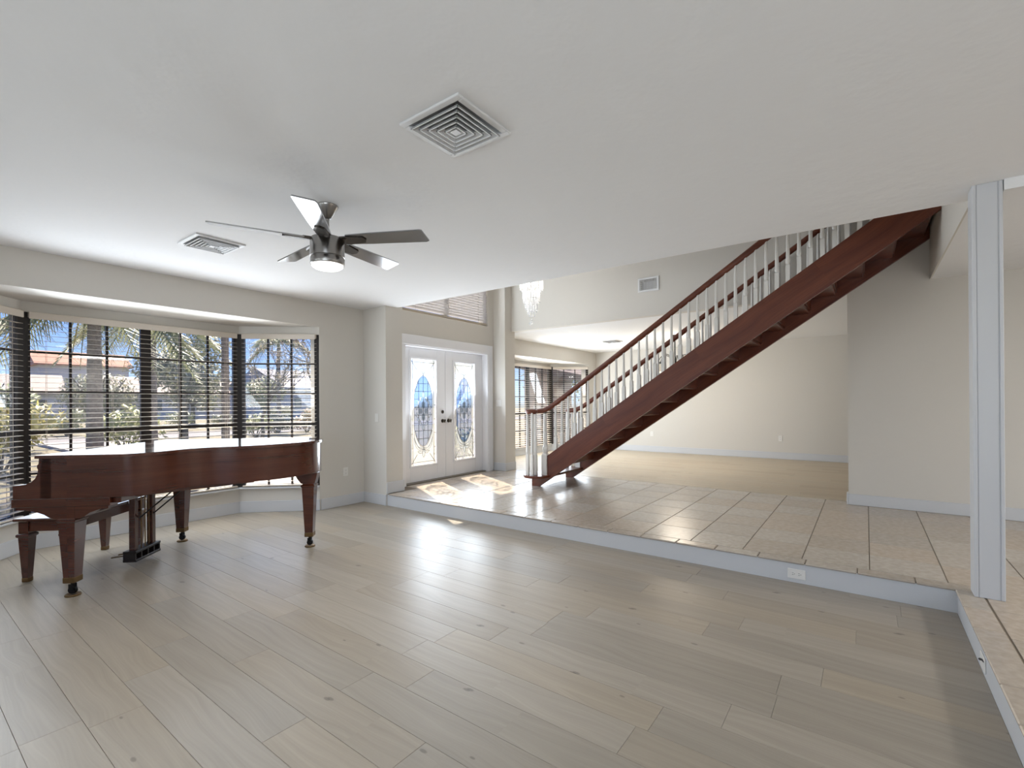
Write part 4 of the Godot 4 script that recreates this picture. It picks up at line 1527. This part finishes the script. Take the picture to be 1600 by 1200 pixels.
func dining_pendant() -> void:
	var o := thing("dining_chandelier", "black curved arm chandelier with white shades seen behind the balusters", "chandelier", Vector3(-2.93, LC, -9.2))
	obj("canopy", lathem([Vector2(0, -0.03), Vector2(0.03, -0.03), Vector2(0.06, -0.008), Vector2(0.06, 0)], 18), M.black_metal, o)
	obj("stem", tubem([Vector3(0, -0.02, 0), Vector3(0, -0.62, 0)], 0.011, 8), M.black_metal, o)
	obj("hub", lathem([Vector2(0, -0.68), Vector2(0.02, -0.66), Vector2(0.032, -0.62), Vector2(0.02, -0.56), Vector2(0.012, -0.53)], 14), M.black_metal, o)
	for k in 5:
		var b := Basis(Vector3.UP, TAU * k / 5 + 2.95)
		var pts := []
		for p in curve_pts([Vector3(0.02, -0.62, 0), Vector3(0.10, -0.42, 0), Vector3(0.22, -0.37, 0), Vector3(0.32, -0.42, 0), Vector3(0.345, -0.52, 0)], 14):
			pts.append(b * p)
		var arm := obj("arm", tubem(pts, 0.007, 7), M.black_metal, o)
		var at := b * Vector3(0.345, 0, 0)
		var st := begin()
		lathe(st, [Vector2(0.055, -0.56), Vector2(0.09, -0.70), Vector2(0.087, -0.70), Vector2(0.052, -0.56)], 20, Transform3D(Basis(), at))
		obj("shade", st.commit(), M.shade_white, arm)
		st = begin()
		lathe(st, [Vector2(0, -0.57), Vector2(0.055, -0.562), Vector2(0.03, -0.53), Vector2(0.01, -0.51)], 14, Transform3D(Basis(), at))
		obj("cap", st.commit(), M.black_metal, arm)
		st = begin()
		ball(st, at + Vector3(0, -0.62, 0), Vector3(0.02, 0.03, 0.02), 8, 6)
		obj("bulb", st.commit(), M.bulb_glow, arm)
	var l := OmniLight3D.new()
	l.name = "dining_light"
	l.light_energy = 0.45
	l.light_color = Color(1.0, 0.94, 0.86)
	l.light_size = 0.3
	l.omni_range = 30.0
	l.omni_attenuation = 2.0
	l.shadow_enabled = true
	l.position = Vector3(0, -0.80, 0)
	o.add_child(l)

func added_panel_light() -> void:  # out-of-view panel added to brighten the right side
	var o := thing("added_light_panel", "unseen flat white light panel added on the ceiling right of the column", "ceiling light", Vector3(3.3, CE, -3.7))
	obj("frame", boxm(Vector3(-0.32, -0.05, -0.62), Vector3(0.32, 0.0, 0.62), 0.006), M.vent_white, o)
	obj("fill_diffuser", boxm(Vector3(-0.28, -0.056, -0.58), Vector3(0.28, -0.05, 0.58), 0.002), M.lamp_glow, o)
	var l := AreaLight3D.new()
	l.name = "added_fill_lamp"
	l.area_size = Vector2(0.54, 1.14)
	l.light_energy = 3.4
	l.light_color = Color(1.0, 0.99, 0.975)
	l.area_range = 30.0
	l.shadow_enabled = true
	l.rotation = Vector3(-PI / 2, 0, 0)
	l.position = Vector3(0, -0.07, 0)
	o.add_child(l)

# ---------------------------------------------------------------- plates
func plate(called: String, label: String, category: String, at: Vector3, turn: float, kind: String, lying := false) -> Node3D:
	var o := thing(called, label, category, at, turn)
	var b := Basis(Vector3(0, 0, 1), PI / 2) if lying else Basis()
	var w := 0.036 if kind != "double" else 0.06
	obj("cover", boxm(Vector3(-w, -0.058, 0), Vector3(w, 0.058, 0.006), 0.003), M.plate_white, o, Transform3D(b, Vector3.ZERO))
	if kind == "outlet":
		for y in [-0.02, 0.02]:
			var r := obj("socket", boxm(Vector3(-0.0165, y - 0.014, 0.006), Vector3(0.0165, y + 0.014, 0.0075), 0.001), M.plate_white, o, Transform3D(b, Vector3.ZERO))
			var st := begin()
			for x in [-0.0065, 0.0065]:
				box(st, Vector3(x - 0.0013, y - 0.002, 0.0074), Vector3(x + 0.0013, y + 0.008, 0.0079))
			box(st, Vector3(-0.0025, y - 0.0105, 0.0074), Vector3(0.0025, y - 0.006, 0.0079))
			obj("slot", st.commit(), M.slot_shade, r)
	elif kind == "switch":
		obj("rocker", boxm(Vector3(-0.0165, -0.033, 0.006), Vector3(0.0165, 0.033, 0.009), 0.002), M.plate_white, o)
	elif kind == "double":
		for x in [-0.025, 0.025]:
			obj("rocker", boxm(Vector3(x - 0.0165, -0.033, 0.006), Vector3(x + 0.0165, 0.033, 0.009), 0.002), M.plate_white, o)
	elif kind == "broken":
		var st := begin()
		tube(st, curve_pts([Vector3(-0.012, 0.052, 0.004), Vector3(0.0, 0.03, 0.012), Vector3(0.012, 0.0, 0.010), Vector3(0.018, -0.045, 0.004)], 10), 0.0045, 6)
		obj("wire", st.commit(), M.wire_rubber, o, Transform3D(b, Vector3.ZERO))
	return o

func wall_plates() -> void:
	plate("outlet", "white wall outlet low between the bay window and the entrance pier", "outlet", Vector3(XF, 0.448, -3.824), PI / 2, "outlet")
	plate("light_switch", "white light switch on the pier left of the entrance doors", "switch", Vector3(-5.335, 1.168, -4.12), 0.0, "switch")
	plate("light_switch", "white double light switch right of the entrance doors", "switch", Vector3(-5.245, 1.352, -6.69), 0.0, "double")
	plate("outlet", "white outlet on the far living room wall under the stair", "outlet", Vector3(-4.148, 0.592, -11.25), 0.0, "outlet")
	plate("outlet", "white outlet on the far living room wall clear of the stair", "outlet", Vector3(-1.426, 0.583, -11.25), 0.0, "outlet")
	plate("outlet", "white outlet lying sideways in the riser of the step", "outlet", Vector3(-0.425, 0.066, ZS), 0.0, "outlet", true)
	plate("outlet_cover", "white blank cover with a dark loose wire in the side riser", "outlet", Vector3(0.46, 0.062, -3.28), -PI / 2, "broken", true)

# ---------------------------------------------------------------- outdoors
func outside() -> void:
	struct("ground", boxm(Vector3(-140, -0.6, -120), Vector3(-5.7, -0.3, 100)), M.dry_ground)
	struct("road", boxm(Vector3(-33.0, -0.3, -120), Vector3(-27.5, -0.27, 100)), M.asphalt)
	struct("path", boxm(Vector3(-27.5, -0.3, -7.0), Vector3(-5.9, -0.2, -4.2)), M.concrete)
	struct("ground_back", boxm(Vector3(-5.6, -0.6, 3.3), Vector3(60, -0.15, 60)), M.dry_ground)
	palm("tall palm with a thick grey trunk outside the wide bay window", Vector3(-12.6, -0.3, -2.76), 3.35, 0.13, 22, 2.3, 11)
	palm("slimmer palm behind the mullion of the bay window", Vector3(-17.0, -0.3, -5.05), 3.9, 0.11, 20, 2.2, 12)
	palm("thick palm outside the keyboard end of the bay", Vector3(-9.2, -0.3, -0.75), 4.0, 0.20, 16, 2.2, 13)
	palm("distant thin palm beside the dense grey tree", Vector3(-30.0, -0.3, -15.6), 5.2, 0.12, 13, 2.2, 14)
	palm("slender young palm standing beside the entrance walk", Vector3(-9.4, -0.3, -3.9), 6.2, 0.06, 16, 2.4, 15)
	tree("dense grey green tree across the front lawn", Vector3(-25.0, -0.3, -8.6), 5.4, 2.1, M.leaf_grey, 1500, 21, 0.22)
	tree("dark evergreen tree far left of the front lawn", Vector3(-52.0, -0.3, -3.0), 6.5, 3.0, M.leaf_dark, 1200, 22, 0.30)
	tree("rounded green tree at the far end of the street", Vector3(-82.0, -0.3, -42.0), 7.0, 3.4, M.leaf_mid, 1000, 23, 0.36)
	tree("broad green tree beyond the far bay window", Vector3(-15.3, -0.3, -26.0), 6.5, 2.8, M.leaf_mid, 1400, 24, 0.24)
	tree("leafy tree close outside the far bay window", Vector3(-10.6, -0.3, -11.2), 4.2, 1.2, M.leaf_light, 1000, 25, 0.13)
	tree("wide dark tree in front of the far left house", Vector3(-47.0, -0.3, -10.5), 5.0, 2.6, M.leaf_dark, 1300, 26, 0.28)
	tree("grey green tree partly hiding the low white house", Vector3(-46.0, -0.3, -16.5), 4.6, 2.2, M.leaf_grey, 1300, 27, 0.26)
	tree("mid green tree beside the pale gabled house", Vector3(-46.0, -0.3, -22.5), 4.4, 2.0, M.leaf_mid, 1200, 28, 0.26)
	tree("low spreading tree behind the golden shrub", Vector3(-30.5, -0.3, -3.0), 3.6, 1.9, M.leaf_mid, 1300, 29, 0.2)
	bare_tree("nearly bare tree with brownish blossom clusters on the lawn", Vector3(-17.4, -0.3, -8.4), 31)
	bare_tree("small bare tree with scattered blossom near the path", Vector3(-11.4, -0.3, -7.1), 32)
	var i := 0
	for s in [[-17.4, -2.0, 2.0, "frond_yellow", "golden yellow shrub left of the tall palm"], [-20.4, -5.3, 1.9, "leaf_light", "yellow green shrub right of the tall palm"], [-24.0, -3.3, 1.5, "leaf_mid", "green shrub behind the golden shrub"], [-24.6, -11.6, 1.3, "leaf_light", "lime green shrub near the road"], [-26.0, -13.4, 1.6, "leaf_dark", "dark green shrub near the road"], [-26.4, -15.4, 1.5, "leaf_red", "reddish shrub between green shrubs by the road"], [-26.6, -17.4, 1.7, "leaf_mid", "rounded green shrub right of the reddish shrub"], [-35.5, -12.0, 1.4, "leaf_mid", "clipped green shrub across the road"], [-35.5, -14.6, 1.5, "leaf_dark", "dark clipped shrub across the road"], [-35.5, -9.4, 1.4, "leaf_light", "pale green shrub across the road"], [-35.6, -6.6, 1.6, "leaf_mid", "wide green shrub opposite the tall palm"], [-40.0, -21.0, 1.8, "leaf_dark", "dark shrub in front of the gabled house"], [-40.0, -24.0, 1.6, "leaf_mid", "green shrub in front of the gabled house"], [-8.6, -9.2, 1.1, "leaf_light", "small shrub below the far bay window"], [-12.5, -15.5, 1.4, "leaf_mid", "green shrub beside the pink garage wall"], [-14.6, -0.4, 1.0, "leaf_mid", "low shrub beside the thick palm"]]:
		shrub(s[4], Vector3(s[0], -0.3, s[1]), s[2], M[s[3]], 50 + i)
		i += 1
	house("white house with a pale grey gable roof across the road", Vector3(-58.0, -0.3, -34.0), 15.0, 9.0, 3.4, 2.4, M.roof_grey, M.stucco, 0.25)
	house("low white house with a tan roof behind the shrubs", Vector3(-68.0, -0.3, -21.5), 14.0, 9.0, 2.9, 2.0, M.roof_tan, M.stucco, 0.1)
	house("white house far to the left with a light tan roof", Vector3(-70.0, -0.3, -5.0), 14.0, 9.0, 2.9, 2.0, M.roof_tan, M.stucco, -0.1)
	house("distant two-storey house with an orange roof", Vector3(-95.0, -0.3, -19.0), 10.0, 8.0, 7.4, 2.2, M.roof_orange, M.stucco, 0.0)
	# garage wing seen through the far bay
	var g := thing("garage_wing", "pinkish stucco garage wing with a brown eave outside the far bay", "building", Vector3(-8.35, -0.3, -13.6))
	obj("wall", boxm(Vector3(-0.55, 0, -0.6), Vector3(0.35, 2.85, 0.9)), M.stucco_pink, g)
	obj("wall", boxm(Vector3(-0.1, 0, -8.0), Vector3(2.4, 2.7, -3.4)), M.stucco_pink, g)
	var st := begin()
	prism(st, PackedVector2Array([Vector2(-1.1, 2.85), Vector2(1.7, 2.25), Vector2(1.7, 2.45), Vector2(-1.1, 3.05)]), -3.4, 1.1)
	obj("roof", st.commit(), M.soffit_brown, g)

func palm(label: String, at: Vector3, h: float, r: float, n: int, len_: float, seed_: int) -> void:
	var q := RandomNumberGenerator.new()
	q.seed = seed_
	var o := thing("palm_tree", label, "tree", at)
	var prof := []
	var steps := 22
	for i in steps + 1:
		var t := float(i) / steps
		prof.append(Vector2(r * (1.15 - 0.35 * t + 0.12 * exp(-t * 12.0)) * (1.0 + (0.05 if i % 2 == 0 else 0.0)), h * t))
	obj("trunk", lathem(prof, 14), M.palm_bark, o)
	obj("crownshaft", lathem([Vector2(r * 0.78, h - 0.02), Vector2(r * 0.85, h + 0.15), Vector2(r * 0.55, h + 0.6), Vector2(0.02, h + 0.8)], 12), M.crownshaft, o)
	for k in n:
		var st := begin()
		var a := TAU * k / n * 2.618 + q.randf_range(-0.2, 0.2)
		var lift := q.randf_range(0.05, 1.05)
		var d := Vector3(cos(a), 0, sin(a))
		var side := Vector3(-d.z, 0, d.x)
		var rib := []
		var l := len_ * q.randf_range(0.85, 1.1)
		for i in 13:
			var t := i / 12.0
			rib.append(Vector3(0, h + 0.45, 0) + d * l * (t * cos(lift * 0.6)) + Vector3.UP * (l * (lift * t * 0.75 - 0.95 * t * t)))
		tube(st, rib, [0.03, 0.028, 0.026, 0.024, 0.022, 0.02, 0.018, 0.016, 0.014, 0.012, 0.010, 0.008, 0.005], 5)
		for i in range(3, 46):
			var t := i / 46.0
			var f := t * 12.0
			var j := int(f)
			var p: Vector3 = rib[j].lerp(rib[mini(j + 1, 12)], f - j)
			var lw := l * 0.30 * sin(PI * clampf(t * 0.9 + 0.1, 0.0, 1.0)) + 0.08
			for s in [-1.0, 1.0]:
				var e: Vector3 = p + side * s * lw * 0.75 + d * lw * 0.45 + Vector3.DOWN * lw * q.randf_range(0.35, 0.75)
				var w := d * 0.020
				quad(st, p - w, p + w, e + w * 0.3, e - w * 0.3)
		obj("frond", st.commit(), M.frond_yellow if q.randf() < 0.16 else M.frond, o)

func leaf_cloud(st: SurfaceTool, c: Vector3, r: Vector3, n: int, size: float, q: RandomNumberGenerator) -> void:
	for i in n:
		var v := Vector3(q.randfn(), q.randfn(), q.randfn()).normalized()
		var p := c + v * r * pow(q.randf(), 0.4)
		var a := Vector3(q.randfn(), q.randfn(), q.randfn()).normalized()
		var b := a.cross(v + Vector3(0.01, 0.3, 0.0)).normalized()
		var s := size * q.randf_range(0.6, 1.2)
		quad(st, p - a * s * 0.5, p - b * s * 0.22, p + a * s * 0.5, p + b * s * 0.22, (v + Vector3.UP * 0.3).normalized())

func tree(label: String, at: Vector3, h: float, r: float, m: Material, n: int, seed_: int, size: float) -> void:
	var q := RandomNumberGenerator.new()
	q.seed = seed_
	var o := thing("leafy_tree", label, "tree", at)
	var st := begin()
	tube(st, [Vector3(0, 0, 0), Vector3(0.05, h * 0.3, 0), Vector3(-0.05, h * 0.6, 0.05)], [r * 0.09, r * 0.07, r * 0.03], 9)
	for k in 5:
		var a := TAU * k / 5
		tube(st, [Vector3(0, h * 0.35, 0), Vector3(cos(a) * r * 0.4, h * 0.55, sin(a) * r * 0.4), Vector3(cos(a) * r * 0.65, h * 0.75, sin(a) * r * 0.65)], [r * 0.045, r * 0.03, r * 0.012], 6)
	obj("trunk", st.commit(), M.branch, o)
	st = begin()
	for k in 9:
		var a := TAU * k / 9.0 * 2.0
		var c := Vector3(cos(a) * r * 0.5, h - r * q.randf_range(0.5, 1.25), sin(a) * r * 0.5)
		leaf_cloud(st, c, Vector3(r, r * 0.85, r) * q.randf_range(0.45, 0.65), n / 9 * 3, size, q)
	var f := obj("foliage", st.commit(), m, o)
	f.set_meta("kind", "stuff")

func shrub(label: String, at: Vector3, w: float, m: Material, seed_: int) -> void:
	var q := RandomNumberGenerator.new()
	q.seed = seed_
	var o := thing("garden_shrub", label, "shrub", at)
	var st := begin()
	for k in 6:
		var a := TAU * k / 6
		tube(st, [Vector3(cos(a) * 0.05, 0, sin(a) * 0.05), Vector3(cos(a) * w * 0.3, w * 0.5, sin(a) * w * 0.3)], [0.03, 0.01], 5)
	obj("stem", st.commit(), M.branch, o)
	st = begin()
	for k in 6:
		var a := TAU * k / 6.0
		leaf_cloud(st, Vector3(cos(a) * w * 0.28, w * q.randf_range(0.35, 0.7), sin(a) * w * 0.28), Vector3(w, w * 0.8, w) * 0.36, 170, w * 0.11, q)
	var f := obj("foliage", st.commit(), m, o)
	f.set_meta("kind", "stuff")

func bare_tree(label: String, at: Vector3, seed_: int) -> void:
	var q := RandomNumberGenerator.new()
	q.seed = seed_
	var o := thing("blossom_tree", label, "tree", at)
	var st := begin()
	var lf := begin()
	var todo := [[Vector3.ZERO, Vector3(0.03, 1, 0.02), 1.15, 0.075, 0]]
	while todo:
		var b: Array = todo.pop_back()
		var p: Vector3 = b[0]
		var d: Vector3 = (b[1] as Vector3).normalized()
		var l: float = b[2]
		var r: float = b[3]
		var mid := p + d * l * 0.5 + Vector3(q.randfn(), q.randfn(), q.randfn()) * l * 0.05
		var e := p + d * l + Vector3(q.randfn(), q.randfn(), q.randfn()) * l * 0.06
		tube(st, [p, mid, e], [r, r * 0.85, r * 0.7], 6)
		if b[4] >= 2 and q.randf() < 0.75:
			leaf_cloud(lf, e, Vector3.ONE * q.randf_range(0.06, 0.20), 26, 0.06, q)
		if b[4] < 5:
			for k in (3 if b[4] < 2 else 2):
				var nd := (d + Vector3(q.randfn(), q.randfn() * 0.5 + 0.15, q.randfn()) * 0.55).normalized()
				todo.append([e, nd, l * q.randf_range(0.62, 0.88), r * 0.62, b[4] + 1])
	obj("branches", st.commit(), M.branch, o)
	var f := obj("blossom", lf.commit(), M.blossom, o)
	f.set_meta("kind", "stuff")

func house(label: String, at: Vector3, long: float, deep: float, h: float, rh: float, roof: Material, wall: Material, turn: float) -> void:
	# long side runs along z and faces +x, towards the street
	var o := thing("house", label, "building", at, turn)
	obj("wall", boxm(Vector3(-deep / 2, 0, -long / 2), Vector3(deep / 2, h, long / 2)), wall, o)
	var st := begin()
	var ov := 0.5
	prism(st, PackedVector2Array([Vector2(-deep / 2 - ov, h - 0.1), Vector2(deep / 2 + ov, h - 0.1), Vector2(deep / 2 + ov, h + 0.1), Vector2(0, h + rh), Vector2(-deep / 2 - ov, h + 0.1)]), -long / 2 - ov, long / 2 + ov)
	obj("roof", st.commit(), roof, o)
	var n := int(long / 2.6)
	for k in n:
		var z := -long / 2 + long * (k + 0.5) / n
		var w := obj("window", boxm(Vector3(deep / 2, h * 0.36, z - 0.55), Vector3(deep / 2 + 0.05, h * 0.36 + 1.25, z + 0.55)), M.stucco, o)
		obj("pane", boxm(Vector3(deep / 2 + 0.05, h * 0.36 + 0.06, z - 0.49), Vector3(deep / 2 + 0.07, h * 0.36 + 1.19, z + 0.49)), M.far_glass, w)
